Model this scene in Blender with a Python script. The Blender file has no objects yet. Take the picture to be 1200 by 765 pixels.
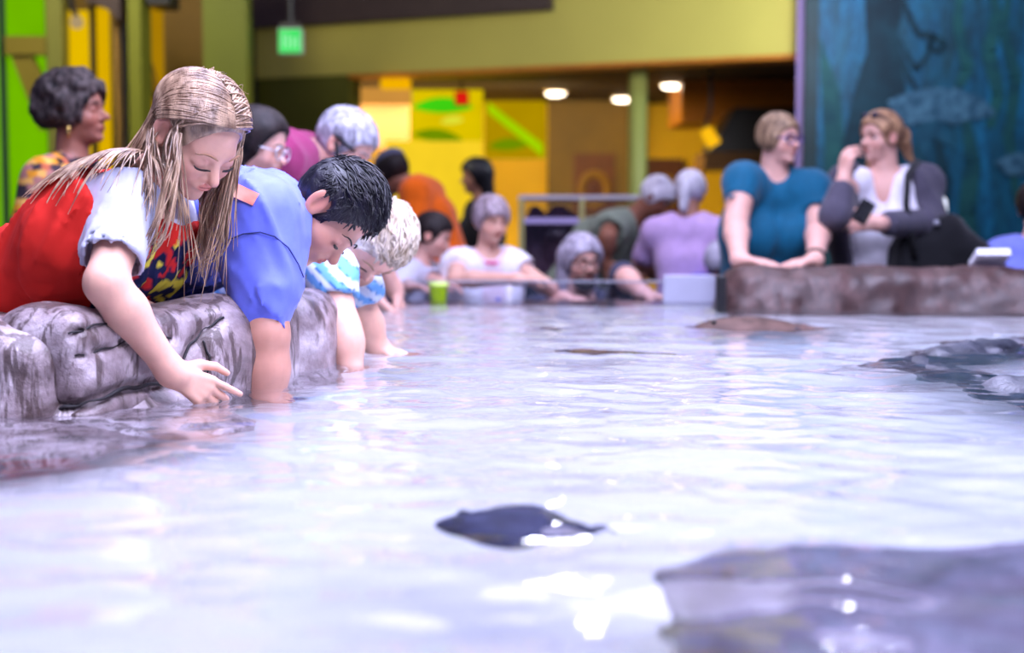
import bpy, math, random
import numpy as np
from mathutils import Vector, Matrix
random.seed(7)
RNG = np.random.RandomState(11)
f32 = np.float32
scene = bpy.context.scene
COL = scene.collection

# ------------------------------------------------------------------ camera frame
FPX = 1667.0
PITCH = math.radians(4.03)
CAM = np.array([0.0, 0.0, 1.10])
WATER = 0.815
def ray(px, py):
    xc, yc = (px - 600.0) / FPX, (382.5 - py) / FPX
    return np.array([xc, math.cos(PITCH) + yc * math.sin(PITCH), -math.sin(PITCH) + yc * math.cos(PITCH)])
def at(px, py, Y):
    d = ray(px, py); return CAM + d * (Y / d[1])
def atz(px, py, z):
    d = ray(px, py); return CAM + d * ((z - CAM[2]) / d[2])
def V(*a): return np.array(a, dtype=float)
def nrm(v):
    v = np.asarray(v, float); return v / max(np.linalg.norm(v), 1e-9)
def lerp(a, b, t): return np.asarray(a) * (1 - t) + np.asarray(b) * t

# ------------------------------------------------------------------ noise
_LAT = RNG.rand(32, 32, 32).astype(f32)
def vnoise(x, y, z):
    x, y, z = np.broadcast_arrays(x, y, z)
    xi, yi, zi = np.floor(x), np.floor(y), np.floor(z)
    fx, fy, fz = x - xi, y - yi, z - zi
    fx = fx * fx * (3 - 2 * fx); fy = fy * fy * (3 - 2 * fy); fz = fz * fz * (3 - 2 * fz)
    x0 = xi.astype(int) & 31; y0 = yi.astype(int) & 31; z0 = zi.astype(int) & 31
    x1 = (x0 + 1) & 31; y1 = (y0 + 1) & 31; z1 = (z0 + 1) & 31
    L = _LAT
    a = L[x0, y0, z0] * (1 - fx) + L[x1, y0, z0] * fx
    b = L[x0, y1, z0] * (1 - fx) + L[x1, y1, z0] * fx
    c = L[x0, y0, z1] * (1 - fx) + L[x1, y0, z1] * fx
    d = L[x0, y1, z1] * (1 - fx) + L[x1, y1, z1] * fx
    a = a * (1 - fy) + b * fy; c = c * (1 - fy) + d * fy
    return (a * (1 - fz) + c * fz) * 2 - 1
def fbm(x, y, z, n=3):
    s = 0; a = 0.5
    for i in range(n):
        s = s + a * vnoise(x + 7.3 * i, y + 3.1 * i, z + 5.7 * i); a *= 0.5; x = x * 2.03; y = y * 2.03; z = z * 2.03
    return s

# ------------------------------------------------------------------ signed distance shapes
# ('c', a, b, ra, rb, k)  tapered capsule;  ('e', centre, R(cols=axes), radii, k)  ellipsoid;  ('b', centre, R, half, round, k) box
def sd(pr, X, Y, Z):
    t = pr[0]
    if t == 'c':
        a, b, ra, rb = pr[1:5]
        ab = b - a; l2 = max(float(ab @ ab), 1e-9)
        px, py, pz = X - a[0], Y - a[1], Z - a[2]
        h = np.clip((px * ab[0] + py * ab[1] + pz * ab[2]) / l2, 0, 1)
        return np.sqrt((px - h * ab[0]) ** 2 + (py - h * ab[1]) ** 2 + (pz - h * ab[2]) ** 2) - (ra + (rb - ra) * h)
    if t == 'e':
        c, R, r = pr[1:4]
        px, py, pz = X - c[0], Y - c[1], Z - c[2]
        u = px * R[0, 0] + py * R[1, 0] + pz * R[2, 0]
        v = px * R[0, 1] + py * R[1, 1] + pz * R[2, 1]
        w = px * R[0, 2] + py * R[1, 2] + pz * R[2, 2]
        k0 = np.sqrt((u / r[0]) ** 2 + (v / r[1]) ** 2 + (w / r[2]) ** 2)
        k1 = np.sqrt((u / r[0] ** 2) ** 2 + (v / r[1] ** 2) ** 2 + (w / r[2] ** 2) ** 2) + 1e-6
        return k0 * (k0 - 1) / k1
    if t == 'b':
        c, R, h, rd = pr[1:5]
        px, py, pz = X - c[0], Y - c[1], Z - c[2]
        q = [np.abs(px * R[0, i] + py * R[1, i] + pz * R[2, i]) - (h[i] - rd) for i in range(3)]
        return np.sqrt(np.maximum(q[0], 0) ** 2 + np.maximum(q[1], 0) ** 2 + np.maximum(q[2], 0) ** 2) + np.minimum(np.maximum(np.maximum(q[0], q[1]), q[2]), 0) - rd
def bounds(pr):
    if pr[0] == 'c':
        a, b, ra, rb = pr[1:5]; m = max(ra, rb)
        return np.minimum(a, b) - m, np.maximum(a, b) + m
    c, R, r = pr[1:4]
    e = np.abs(R) @ np.asarray(r, float)
    return c - e, c + e
def smin(a, b, k):
    if k <= 0: return np.minimum(a, b)
    h = np.maximum(k - np.abs(a - b), 0) / k
    return np.minimum(a, b) - h * h * k * 0.25
def grown(pr, g):
    if pr[0] == 'c': return ('c', pr[1], pr[2], pr[3] + g, pr[4] + g, pr[5])
    if pr[0] == 'e': return ('e', pr[1], pr[2], np.asarray(pr[3], float) + g, pr[4])
    return ('b', pr[1], pr[2], np.asarray(pr[3], float) + g, pr[4] + g, pr[5])
BIG = 0.09
class Grid:
    """a distance field on a grid whose spacing may be finer in some boxes; net() is the zero surface"""
    def __init__(s, lo, hi, h, fine=()):
        ax = []
        for i in range(3):
            cuts = [lo[i], hi[i]]
            for (a, b, hf) in fine: cuts += [min(max(a[i], lo[i]), hi[i]), min(max(b[i], lo[i]), hi[i])]
            cuts = sorted(set(cuts)); pts = [lo[i]]
            for c0, c1 in zip(cuts[:-1], cuts[1:]):
                if c1 - c0 < 1e-7: continue
                m = (c0 + c1) / 2; hh = h
                for (a, b, hf) in fine:
                    if a[i] <= m <= b[i]: hh = min(hh, hf)
                n = max(1, int(math.ceil((c1 - c0) / hh)))
                pts += list(np.linspace(c0, c1, n + 1)[1:])
            ax.append(np.array(pts, dtype=f32))
        s.ax = ax
        s.d = np.full([len(a) for a in ax], BIG, dtype=f32)
    def sl(s, lo, hi):
        return tuple(slice(max(0, int(np.searchsorted(s.ax[i], lo[i])) - 1), int(np.searchsorted(s.ax[i], hi[i])) + 1) for i in range(3))
    def co(s, sl):
        return s.ax[0][sl[0]][:, None, None], s.ax[1][sl[1]][None, :, None], s.ax[2][sl[2]][None, None, :]
    def add(s, prims, g=0.0, kmul=1.0):
        for p in prims:
            if g: p = grown(p, g)
            k = p[-1] * kmul; lo, hi = bounds(p); m = k + 0.02
            q = s.sl(lo - m, hi + m); d = s.d[q]
            if d.size: s.d[q] = smin(d, sd(p, *s.co(q)).astype(f32), k)
        return s
    def sub(s, prims, g=0.0):
        for p in prims:
            if g: p = grown(p, g)
            k = p[-1]; lo, hi = bounds(p); m = k + 0.02
            q = s.sl(lo - m, hi + m); d = s.d[q]
            if d.size: s.d[q] = -smin(-d, sd(p, *s.co(q)).astype(f32), k)
        return s
    def func(s, fn):
        q = (slice(None),) * 3
        s.d = fn(s.d, *s.co(q)).astype(f32); return s
    def plane(s, p, n, k=0.0):
        """cut away the side the normal points to"""
        n = nrm(n); X, Y, Z = s.co((slice(None),) * 3)
        e = ((X - p[0]) * n[0] + (Y - p[1]) * n[1] + (Z - p[2]) * n[2]).astype(f32)
        s.d = -smin(-s.d, -e, k); return s
    def net(s, smooth=1):
        d = s.d; ax = s.ax
        d[0], d[-1], d[:, 0], d[:, -1], d[:, :, 0], d[:, :, -1] = (1,) * 6
        ins = d < 0
        n = [k - 1 for k in d.shape]
        cnt = np.zeros(n, dtype=np.int8)
        C8 = [(i, j, k) for i in (0, 1) for j in (0, 1) for k in (0, 1)]
        for (i, j, k) in C8: cnt += ins[i:n[0] + i, j:n[1] + j, k:n[2] + k]
        act = np.argwhere((cnt > 0) & (cnt < 8))
        if len(act) == 0: return np.zeros((0, 3)), np.zeros((0, 4), int)
        idx = np.full(n, -1, dtype=np.int32); idx[act[:, 0], act[:, 1], act[:, 2]] = np.arange(len(act))
        acc = np.zeros((len(act), 3)); num = np.zeros(len(act))
        val = {c: d[act[:, 0] + c[0], act[:, 1] + c[1], act[:, 2] + c[2]] for c in C8}
        pos = {c: np.stack([ax[m][act[:, m] + c[m]] for m in range(3)], 1) for c in C8}
        for c in C8:
            for m in range(3):
                if c[m] == 0:
                    e = list(c); e[m] = 1; e = tuple(e)
                    a, b = val[c], val[e]; x = (a < 0) != (b < 0)
                    t = np.where(x, a / np.where(x, a - b, 1), 0)[:, None]
                    acc += np.where(x[:, None], pos[c] * (1 - t) + pos[e] * t, 0); num += x
        verts = acc / num[:, None]
        quads = []
        for m in range(3):
            u, v = (m + 1) % 3, (m + 2) % 3
            s0 = [slice(None)] * 3; s1 = [slice(None)] * 3
            s0[m] = slice(0, -1); s1[m] = slice(1, None)
            e = np.argwhere(ins[tuple(s0)] != ins[tuple(s1)])
            e = e[(e[:, u] > 0) & (e[:, v] > 0) & (e[:, u] < n[u]) & (e[:, v] < n[v])]
            if not len(e): continue
            flip = ins[e[:, 0], e[:, 1], e[:, 2]]
            def cell(du, dv):
                w = e.copy(); w[:, u] -= du; w[:, v] -= dv
                return idx[w[:, 0], w[:, 1], w[:, 2]]
            q = np.stack([cell(1, 1), cell(0, 1), cell(0, 0), cell(1, 0)], 1)
            q[~flip] = q[~flip][:, ::-1]
            quads.append(q)
        quads = np.concatenate(quads); quads = quads[(quads >= 0).all(1)]
        for _ in range(smooth):
            a = np.zeros_like(verts); w = np.zeros(len(verts))
            for i in range(4):
                j = (i + 1) % 4
                np.add.at(a, quads[:, i], verts[quads[:, j]]); np.add.at(w, quads[:, i], 1)
                np.add.at(a, quads[:, j], verts[quads[:, i]]); np.add.at(w, quads[:, j], 1)
            verts = 0.5 * verts + 0.5 * a / np.maximum(w, 1)[:, None]
        return verts, quads
def ev(prims, P):
    """field of a list of shapes at points"""
    X, Y, Z = P[:, 0], P[:, 1], P[:, 2]
    d = np.full(len(P), BIG)
    for p in prims: d = smin(d, sd(p, X, Y, Z), p[-1])
    return d

# ------------------------------------------------------------------ objects
_BASE = {}
def root_of(o):
    while o.parent: o = o.parent
    return o
def put(name, verts, faces, mat, parent=None, base=None, smooth=True, col=None):
    """ONE mesh object from world-space points; base = origin of a top-level object"""
    verts = np.asarray(verts, float).reshape(-1, 3)
    if parent is None:
        b = np.zeros(3) if base is None else np.asarray(base, float)
    else:
        b = _BASE[root_of(parent).name]
    me = bpy.data.meshes.new(name)
    v = verts - b
    if isinstance(faces, np.ndarray) and faces.ndim == 2:
        nf, k = faces.shape
        me.vertices.add(len(v)); me.vertices.foreach_set('co', v.astype(f32).ravel())
        me.loops.add(nf * k); me.polygons.add(nf)
        me.loops.foreach_set('vertex_index', faces.astype(np.int32).ravel())
        me.polygons.foreach_set('loop_start', np.arange(0, nf * k, k, dtype=np.int32))
        me.update(calc_edges=True); me.validate()
    else:
        me.from_pydata([tuple(x) for x in v], [], [tuple(int(i) for i in f) for f in faces]); me.update()
    me.polygons.foreach_set('use_smooth', np.full(len(me.polygons), smooth))
    for m in (mat if isinstance(mat, (list, tuple)) else [mat]): me.materials.append(m)
    if col is not None and len(col) == len(me.vertices):
        a = me.color_attributes.new('tint', 'FLOAT_COLOR', 'POINT')
        c = np.ones((len(col), 4), dtype=f32); c[:, :3] = col
        a.data.foreach_set('color', c.ravel())
    o = bpy.data.objects.new(name, me); COL.objects.link(o)
    if parent is None:
        o.location = b; _BASE[o.name] = b
    else: o.parent = parent
    return o
def tag(o, label=None, cat=None, group=None, kind=None):
    if label: o['label'] = label
    if cat: o['category'] = cat
    if group: o['group'] = group
    if kind: o['kind'] = kind
    return o
def empty(name, base):
    o = bpy.data.objects.new(name, None); COL.objects.link(o); o.empty_display_size = 0.05
    o.location = base; _BASE[o.name] = np.asarray(base, float); return o

class MB:
    """collects simple shapes into one mesh"""
    def __init__(s): s.v = []; s.f = []
    def raw(s, v, f):
        n = len(s.v); s.v += [tuple(map(float, x)) for x in v]; s.f += [tuple(int(i) + n for i in q) for q in f]; return s
    def box(s, lo, hi, R=None, c=None, bev=0.0):
        lo, hi = np.minimum(lo, hi), np.maximum(lo, hi)
        if bev <= 0:
            P = [(x, y, z) for x in (lo[0], hi[0]) for y in (lo[1], hi[1]) for z in (lo[2], hi[2])]
            F = [(0, 1, 3, 2), (4, 6, 7, 5), (0, 4, 5, 1), (2, 3, 7, 6), (0, 2, 6, 4), (1, 5, 7, 3)]
        else:
            import bmesh
            bm = bmesh.new(); bmesh.ops.create_cube(bm, size=1)
            for w in bm.verts: w.co = [(lo[i] + hi[i]) / 2 + w.co[i] * (hi[i] - lo[i]) for i in range(3)]
            bmesh.ops.bevel(bm, geom=bm.edges[:], offset=bev, segments=2, affect='EDGES', profile=0.5)
            bm.verts.index_update()
            P = [tuple(w.co) for w in bm.verts]; F = [[w.index for w in q.verts] for q in bm.faces]; bm.free()
        if R is not None:
            c0 = np.asarray(c, float); P = [c0 + R @ (np.array(p) - c0) for p in P]
        return s.raw(P, F)
    def tube(s, pts, rad, n=8, caps=True):
        pts = np.asarray(pts, float); m = len(pts)
        rad = np.full(m, rad) if np.isscalar(rad) else np.asarray(rad, float)
        T = np.gradient(pts, axis=0); T /= np.maximum(np.linalg.norm(T, axis=1), 1e-9)[:, None]
        a = nrm(np.cross(T[0], V(0.31, 0.52, 0.79))); P = []
        for i in range(m):
            a = nrm(a - T[i] * (a @ T[i])); b = np.cross(T[i], a)
            for j in range(n):
                t = 2 * math.pi * j / n; P.append(pts[i] + rad[i] * (math.cos(t) * a + math.sin(t) * b))
        F = [(i * n + j, i * n + (j + 1) % n, (i + 1) * n + (j + 1) % n, (i + 1) * n + j) for i in range(m - 1) for j in range(n)]
        if caps: F += [tuple(range(n - 1, -1, -1)), tuple((m - 1) * n + j for j in range(n))]
        return s.raw(P, F)
    def lathe(s, c, prof, n=20, R=np.eye(3)):
        P = []; 
        for (r, z) in prof:
            for j in range(n):
                t = 2 * math.pi * j / n; P.append(c + R @ V(r * math.cos(t), r * math.sin(t), z))
        m = len(prof)
        F = [(i * n + j, i * n + (j + 1) % n, (i + 1) * n + (j + 1) % n, (i + 1) * n + j) for i in range(m - 1) for j in range(n)]
        F += [tuple(range(n - 1, -1, -1)), tuple((m - 1) * n + j for j in range(n))]
        return s.raw(P, F)
    def prism(s, poly, d):
        """polygon of 3-D points pushed along vector d"""
        poly = [np.asarray(p, float) for p in poly]; n = len(poly)
        P = poly + [p + d for p in poly]
        F = [tuple(range(n - 1, -1, -1)), tuple(range(n, 2 * n))] + [(i, (i + 1) % n, n + (i + 1) % n, n + i) for i in range(n)]
        return s.raw(P, F)
    def sphere(s, c, r, n=14, R=np.eye(3)):
        r = np.broadcast_to(np.asarray(r, float), (3,))
        m = n // 2; P = [c + R @ V(0, 0, r[2])]
        for i in range(1, m):
            a = math.pi * i / m
            for j in range(n):
                t = 2 * math.pi * j / n; P.append(c + R @ V(r[0] * math.sin(a) * math.cos(t), r[1] * math.sin(a) * math.sin(t), r[2] * math.cos(a)))
        P.append(c - R @ V(0, 0, r[2])); e = len(P) - 1
        F = [(0, 1 + j, 1 + (j + 1) % n) for j in range(n)]
        for i in range(m - 2):
            for j in range(n): F.append((1 + i * n + j, 1 + (i + 1) * n + j, 1 + (i + 1) * n + (j + 1) % n, 1 + i * n + (j + 1) % n))
        F += [(e, 1 + (m - 2) * n + (j + 1) % n, 1 + (m - 2) * n + j) for j in range(n)]
        return s.raw(P, F)
    def build(s, name, mat, parent=None, base=None, smooth=False):
        return put(name, s.v, s.f, mat, parent, base, smooth)

# ------------------------------------------------------------------ materials
def srgb(r, g, b):
    return tuple(((c / 255) / 12.92 if c / 255 <= 0.04045 else ((c / 255 + 0.055) / 1.055) ** 2.4) for c in (r, g, b))
class NT:
    def __init__(s, name):
        s.m = bpy.data.materials.new(name); s.m.use_nodes = True; s.t = s.m.node_tree; s.t.nodes.clear()
        s.out = s.t.nodes.new('ShaderNodeOutputMaterial')
    def n(s, kind, **kw):
        nd = s.t.nodes.new(kind)
        for k, v in kw.items():
            if k.startswith('i_'):
                key = k[2:].replace('_', ' ')
                sock = nd.inputs[int(key)] if key.isdigit() else nd.inputs[key]
                if hasattr(v, 'outputs'): s.t.links.new(v.outputs[0], sock)
                elif hasattr(v, 'is_output'): s.t.links.new(v, sock)
                else: sock.default_value = v
            else: setattr(nd, k, v)
        return nd
    def link(s, a, b): s.t.links.new(a, b)
    def ramp(s, fac, stops):
        r = s.n('ShaderNodeValToRGB'); s.link(fac, r.inputs[0]); e = r.color_ramp.elements
        while len(e) < len(stops): e.new(0.5)
        for el, (p, c) in zip(e, stops): el.position = p; el.color = (*c, 1)
        return r.outputs[0]
    def mix(s, fac, a, b, blend='MIX'):
        nd = s.n('ShaderNodeMix', data_type='RGBA', blend_type=blend)
        for sock, v in ((nd.inputs[0], fac), (nd.inputs[6], a), (nd.inputs[7], b)):
            if hasattr(v, 'is_output'): s.link(v, sock)
            elif isinstance(v, tuple): sock.default_value = (*v, 1)[:4]
            else: sock.default_value = v
        return nd.outputs[2]
    def noise(s, scale, detail=3, rough=0.55, vec=None, dist=0.0):
        nd = s.n('ShaderNodeTexNoise'); nd.inputs['Scale'].default_value = scale; nd.inputs['Detail'].default_value = detail
        nd.inputs['Roughness'].default_value = rough; nd.inputs['Distortion'].default_value = dist
        if vec is not None: s.link(vec, nd.inputs['Vector'])
        return nd.outputs['Fac']
    def obj(s, scale=(1, 1, 1)):
        tc = s.n('ShaderNodeTexCoord'); mp = s.n('ShaderNodeMapping'); mp.inputs['Scale'].default_value = scale
        s.link(tc.outputs['Object'], mp.inputs[0]); return mp.outputs[0]
    def bsdf(s, col, rough=0.6, metal=0.0, spec=0.5, bump=None, bstr=0.3, bdist=0.01, emit=None, estr=0.0, **kw):
        b = s.n('ShaderNodeBsdfPrincipled')
        for sock, v in ((b.inputs['Base Color'], col), (b.inputs['Roughness'], rough)):
            if hasattr(v, 'is_output'): s.link(v, sock)
            elif isinstance(v, tuple): sock.default_value = (*v, 1)[:4]
            else: sock.default_value = v
        b.inputs['Metallic'].default_value = metal; b.inputs['Specular IOR Level'].default_value = spec
        if emit is not None:
            b.inputs['Emission Color'].default_value = (*emit, 1); b.inputs['Emission Strength'].default_value = estr
        for k, v in kw.items(): b.inputs[k.replace('_', ' ')].default_value = v
        if bump is not None:
            bp = s.n('ShaderNodeBump'); bp.inputs['Strength'].default_value = bstr; bp.inputs['Distance'].default_value = bdist
            s.link(bump, bp.inputs['Height']); s.link(bp.outputs[0], b.inputs['Normal'])
        s.link(b.outputs[0], s.out.inputs[0]); return s.m
_MC = {}
def plain(name, c, rough=0.6, var=0.12, scale=12, metal=0.0, spec=0.4, bstr=0.15):
    if name in _MC: return _MC[name]
    t = NT(name); v = t.obj(); nz = t.noise(scale, 4, vec=v)
    c0 = tuple(x * (1 - var) for x in c); c1 = tuple(min(1, x * (1 + var)) for x in c)
    _MC[name] = t.bsdf(t.ramp(nz, [(0.3, c0), (0.7, c1)]), rough, metal, spec, bump=nz, bstr=bstr, bdist=0.004)
    return _MC[name]
def fabric(name, c, rough=0.85, var=0.1, weave=900):
    if name in _MC: return _MC[name]
    t = NT(name); v = t.obj(); nz = t.noise(25, 3, vec=v); w = t.noise(weave, 1, vec=v)
    c0 = tuple(x * (1 - var) for x in c); c1 = tuple(min(1, x * (1 + var)) for x in c)
    _MC[name] = t.bsdf(t.ramp(nz, [(0.3, c0), (0.7, c1)]), rough, 0, 0.2, bump=w, bstr=0.2, bdist=0.001)
    _MC[name].node_tree.nodes['Principled BSDF'].inputs['Sheen Weight'].default_value = 0.15
    return _MC[name]
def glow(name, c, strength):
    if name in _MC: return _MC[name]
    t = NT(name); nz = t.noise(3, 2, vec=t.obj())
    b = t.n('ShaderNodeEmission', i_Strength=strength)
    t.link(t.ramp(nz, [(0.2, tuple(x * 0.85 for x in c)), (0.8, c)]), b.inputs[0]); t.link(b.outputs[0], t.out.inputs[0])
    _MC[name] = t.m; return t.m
def skin(name, c, rough=0.5):
    if name in _MC: return _MC[name]
    t = NT(name); v = t.obj(); nz = t.noise(40, 4, vec=v); fine = t.noise(600, 2, vec=v)
    base = t.ramp(nz, [(0.3, tuple(x * 0.93 for x in c)), (0.7, tuple(min(1, x * 1.05) for x in c))])
    at_ = t.n('ShaderNodeVertexColor', layer_name='tint')
    colr = t.mix(1.0, base, at_.outputs[0], 'MULTIPLY')
    t.bsdf(colr, rough, 0, 0.35, bump=fine, bstr=0.08, bdist=0.001)
    b = t.t.nodes['Principled BSDF']; b.inputs['Subsurface Weight'].default_value = 0.12
    b.inputs['Subsurface Radius'].default_value = (0.9, 0.35, 0.2); b.inputs['Subsurface Scale'].default_value = 0.008
    _MC[name] = t.m; return t.m
def tinted(name, rough=0.85, weave=700, bstr=0.2):
    """cloth whose pattern is in its own colour attribute"""
    if name in _MC: return _MC[name]
    t = NT(name); w = t.noise(weave, 1, vec=t.obj())
    at_ = t.n('ShaderNodeVertexColor', layer_name='tint')
    _MC[name] = t.bsdf(at_.outputs[0], rough, 0, 0.2, bump=w, bstr=bstr, bdist=0.001); return _MC[name]
def hair_mat(name, dark, light, rough=0.35, spec=0.5):
    if name in _MC: return _MC[name]
    t = NT(name); nz = t.noise(60, 3, vec=t.obj((1, 1, 0.35))); n2 = t.noise(400, 2, vec=t.obj((1, 1, 0.2)))
    m = t.mix(t.ramp(nz, [(0.35, (0, 0, 0)), (0.65, (1, 1, 1))]), dark, light)
    _MC[name] = t.bsdf(m, rough, 0, spec, bump=n2, bstr=0.35, bdist=0.003); return _MC[name]
# ================================================================== camera
cd = bpy.data.cameras.new('camera'); cam = bpy.data.objects.new('camera', cd); COL.objects.link(cam)
cam.location = CAM; cam.rotation_euler = (math.pi / 2 - PITCH, 0, 0)
cd.sensor_width = 36; cd.lens = FPX * 36 / 1200; cd.clip_start = 0.05; cd.clip_end = 100
cd.dof.use_dof = True; cd.dof.focus_distance = 2.45; cd.dof.aperture_fstop = 2.6
scene.camera = cam
scene.view_settings.view_transform = 'Standard'; scene.view_settings.look = 'None'
scene.view_settings.gamma = 1; scene.view_settings.use_curve_mapping = False
scene.view_settings.exposure = 0.0
cy = scene.cycles
cy.use_denoising = True; cy.max_bounces = 12; cy.transmission_bounces = 10; cy.transparent_max_bounces = 16
cy.sample_clamp_indirect = 6.0; cy.caustics_refractive = True; cy.caustics_reflective = True

# ================================================================== room shell
w = bpy.data.worlds.new('world'); scene.world = w; w.use_nodes = True
w.node_tree.nodes['Background'].inputs[0].default_value = (0.36, 0.35, 0.70, 1)
w.node_tree.nodes['Background'].inputs[1].default_value = 0.28

def structure(o): o['kind'] = 'structure'; return o
m_floor = plain('dark_floor_stone', (0.05, 0.05, 0.06), 0.5, 0.3, 4)
structure(MB().box(V(-6, -1.5, -0.1), V(7, 18, 0.0)).build('floor', m_floor))
m_olive = plain('olive_paint', srgb(128, 128, 50), 0.6, 0.06, 3)
m_olive_dark = plain('dark_olive_paint', srgb(92, 92, 14), 0.6, 0.08, 3)
m_fascia = plain('pale_yellow_green_paint', srgb(196, 184, 84), 0.6, 0.05, 1.5)
m_dark = plain('dark_brown_paint', (0.018, 0.014, 0.013), 0.5, 0.2, 6)
m_soffit = plain('mauve_brown_panel', srgb(72, 56, 50), 0.6, 0.1, 6)
m_yellow = plain('amber_yellow_paint', srgb(250, 188, 0), 0.6, 0.06, 2)
m_ochre = plain('ochre_paint', srgb(122, 88, 8), 0.6, 0.15, 2)
m_brown = plain('warm_brown_paint', srgb(118, 76, 12), 0.6, 0.1, 2)
m_ceil = plain('dark_ceiling_paint', srgb(62, 44, 18), 0.7, 0.1, 4)
m_orange = plain('orange_brown_paint', srgb(190, 112, 10), 0.5, 0.1, 3)
m_tan = plain('tan_paint', srgb(226, 176, 88), 0.5, 0.06, 3)
m_black = plain('black_paint', (0.008, 0.008, 0.01), 0.4, 0.2, 10)
m_lilac = plain('lilac_grey_paint', srgb(146, 124, 172), 0.45, 0.05, 4)
m_slate = plain('slate_blue_paint', srgb(40, 52, 72), 0.5, 0.1, 4)
m_lime = glow('glowing_lime_panel', srgb(136, 218, 0), 0.72)  # lime brightness put into the panel's emission
m_gold = glow('glowing_yellow_panel', srgb(255, 205, 0), 0.85)  # yellow brightness put into the panel's emission

# fascia runs obliquely from far left to near right
FA, FB = V(2.24, 11.0), V(-2.32, 12.9)
fd = nrm(FA - FB); fn = V(-fd[1], fd[0]); fn = fn if fn[1] > 0 else -fn
def fpt(px, z, off=0.0):
    """point above/below the fascia line seen at pixel column px"""
    s = (px - 600) / FPX
    t = (FB[0] - s * FB[1]) / (s * (FA - FB)[1] - (FA - FB)[0]); p = FB + (FA - FB) * t + fn * off
    return V(p[0], p[1], z)
def fslab(px0, px1, z0, z1, off0, off1):
    a, b = fpt(px0, z0), fpt(px1, z0)
    n3 = V(fn[0], fn[1], 0)
    return MB().prism([a + n3 * off0, b + n3 * off0, b + n3 * off0 + V(0, 0, z1 - z0), a + n3 * off0 + V(0, 0, z1 - z0)], n3 * (off1 - off0))
ZF = 2.42
structure(fslab(296, 938, ZF, 3.6, 0, 0.25).build('wall_fascia', m_fascia))
structure(fslab(296, 410, 0, ZF, 0.02, 0.22).build('wall_olive', m_olive_dark))
structure(fslab(258, 648, 2.86, 3.6, -0.10, 0.0).build('trim_soffit', m_soffit))
structure(fslab(291, 303, 0, 2.965, -0.1, 0.02).build('trim_post_left', m_black))
structure(fslab(410, 938, ZF - 0.035, ZF, 0.0, 0.28).build('trim_lintel', m_orange))
structure(fslab(934, 946, 0, 3.6, -0.12, 0.05).build('trim_post_right', m_lilac))
# inner room behind the opening
ZC = 2.54; YB = 16.9
fa_, fb_ = fpt(296, ZC, .26), fpt(938, ZC, .26)
structure(MB().prism([fa_, fb_, V(5, fb_[1], ZC), V(5, YB + .2, ZC), V(-3.2, YB + .2, ZC), V(-3.2, fa_[1], ZC)], V(0, 0, .1)).build('ceiling_gallery', m_ceil))
structure(MB().box(V(-3.2, YB, 0), V(5, YB + 0.2, ZC)).build('wall_gallery_back', m_yellow))
structure(MB().box(V(1.68, 14.2, 2.14), V(4.5, 15.4, ZC)).build('wall_bulkhead', m_orange))
o = structure(MB().box(V(-3.3, 12.8, 0), V(-3.15, YB, ZC)).build('wall_gallery_left', m_brown))
p0, p1 = at(642, 120, 16.5), at(735, 120, 16.5)
structure(MB().box(V(p0[0], 16.5, 0), V(p1[0] + .1, 16.6, ZC)).build('wall_partition', m_ochre))

def downlight(px, py, label):
    Y = (ZC - CAM[2]) / (ray(px, py)[2] / ray(px, py)[1]); c = at(px, py, Y); c[2] = ZC
    r = empty('ceiling_light', c)
    tag(r, label, 'ceiling light', 'downlights in the gallery ceiling')
    MB().lathe(c, [(0.10, 0.0), (0.13, 0.0), (0.13, -0.015), (0.10, -0.015)], 20).build('trim_ring', m_tan, r)
    MB().lathe(c, [(0.001, -0.006), (0.10, -0.006), (0.10, -0.03), (0.06, -0.05), (0.001, -0.055)], 20).build('lens', glow('warm_lens', (1, 0.82, 0.6), 9), r)
downlight(651, 107, 'round warm downlight left of the green column, in the dark ceiling')
downlight(787, 98, 'round warm downlight right of the green column, in the dark ceiling')
downlight(729, 114, 'small dim downlight at the left edge of the green column')

# green column
c = at(747, 200, 11.85)
r = empty('column', V(c[0], c[1], 0)); tag(r, 'round pale green column in front of the yellow gallery', 'column')
MB().lathe(V(c[0], c[1], 0), [(0.078, 0), (0.078, 2.42)], 24).build('shaft', plain('pale_green_paint', srgb(160, 166, 84), 0.5, 0.05, 3), r, smooth=True)
MB().lathe(V(c[0], c[1], 0), [(0.11, 0), (0.11, 0.08), (0.085, 0.11)], 24).build('base', m_olive, r)

# lit graphic panels with leaf shapes
def leaf(c, L, h, tilt, dy=-0.012, n=14):
    top = [(-L / 2 + L * i / n, h * math.sin(math.pi * i / n) ** 0.8) for i in range(n + 1)]
    bot = [(x, -z * 0.55) for x, z in top[1:-1][::-1]]
    ct, st = math.cos(tilt), math.sin(tilt)
    return MB().prism([c + V(x * ct - z * st, 0, x * st + z * ct) for x, z in top + bot], V(0, dy, 0))
def panel(px0, py0, px1, py1, Y, name, mat, label, cat, th=0.05, parent=None):
    a, b = at(px0, py0, Y), at(px1, py1, Y)
    return tag(MB().box(V(a[0], Y, b[2]), V(b[0], Y + th, a[2]), bev=0.008).build(name, mat, parent, None if parent else V((a[0] + b[0]) / 2, Y, b[2])), label, cat)
g1 = panel(481, 105, 566, 190, 14.4, 'wall_graphic', glow('lit_yellow_graphic', srgb(246, 214, 0), 0.85), 'bright yellow wall graphic with two green leaf shapes', 'wall graphic')
leaf(at(519, 126, 14.38), 0.62, 0.10, 0.0).build('upper_leaf', glow('lit_leaf_green', srgb(70, 225, 20), 0.9), g1)
leaf(at(513, 161, 14.38), 0.52, 0.085, -0.12).build('lower_leaf', glow('lit_leaf_dark', srgb(130, 165, 0), 0.8), g1)
leaf(at(530, 142, 14.38), 0.24, 0.05, 0.1).build('highlight', glow('lit_leaf_pale', srgb(236, 240, 60), 0.95), g1)
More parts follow.
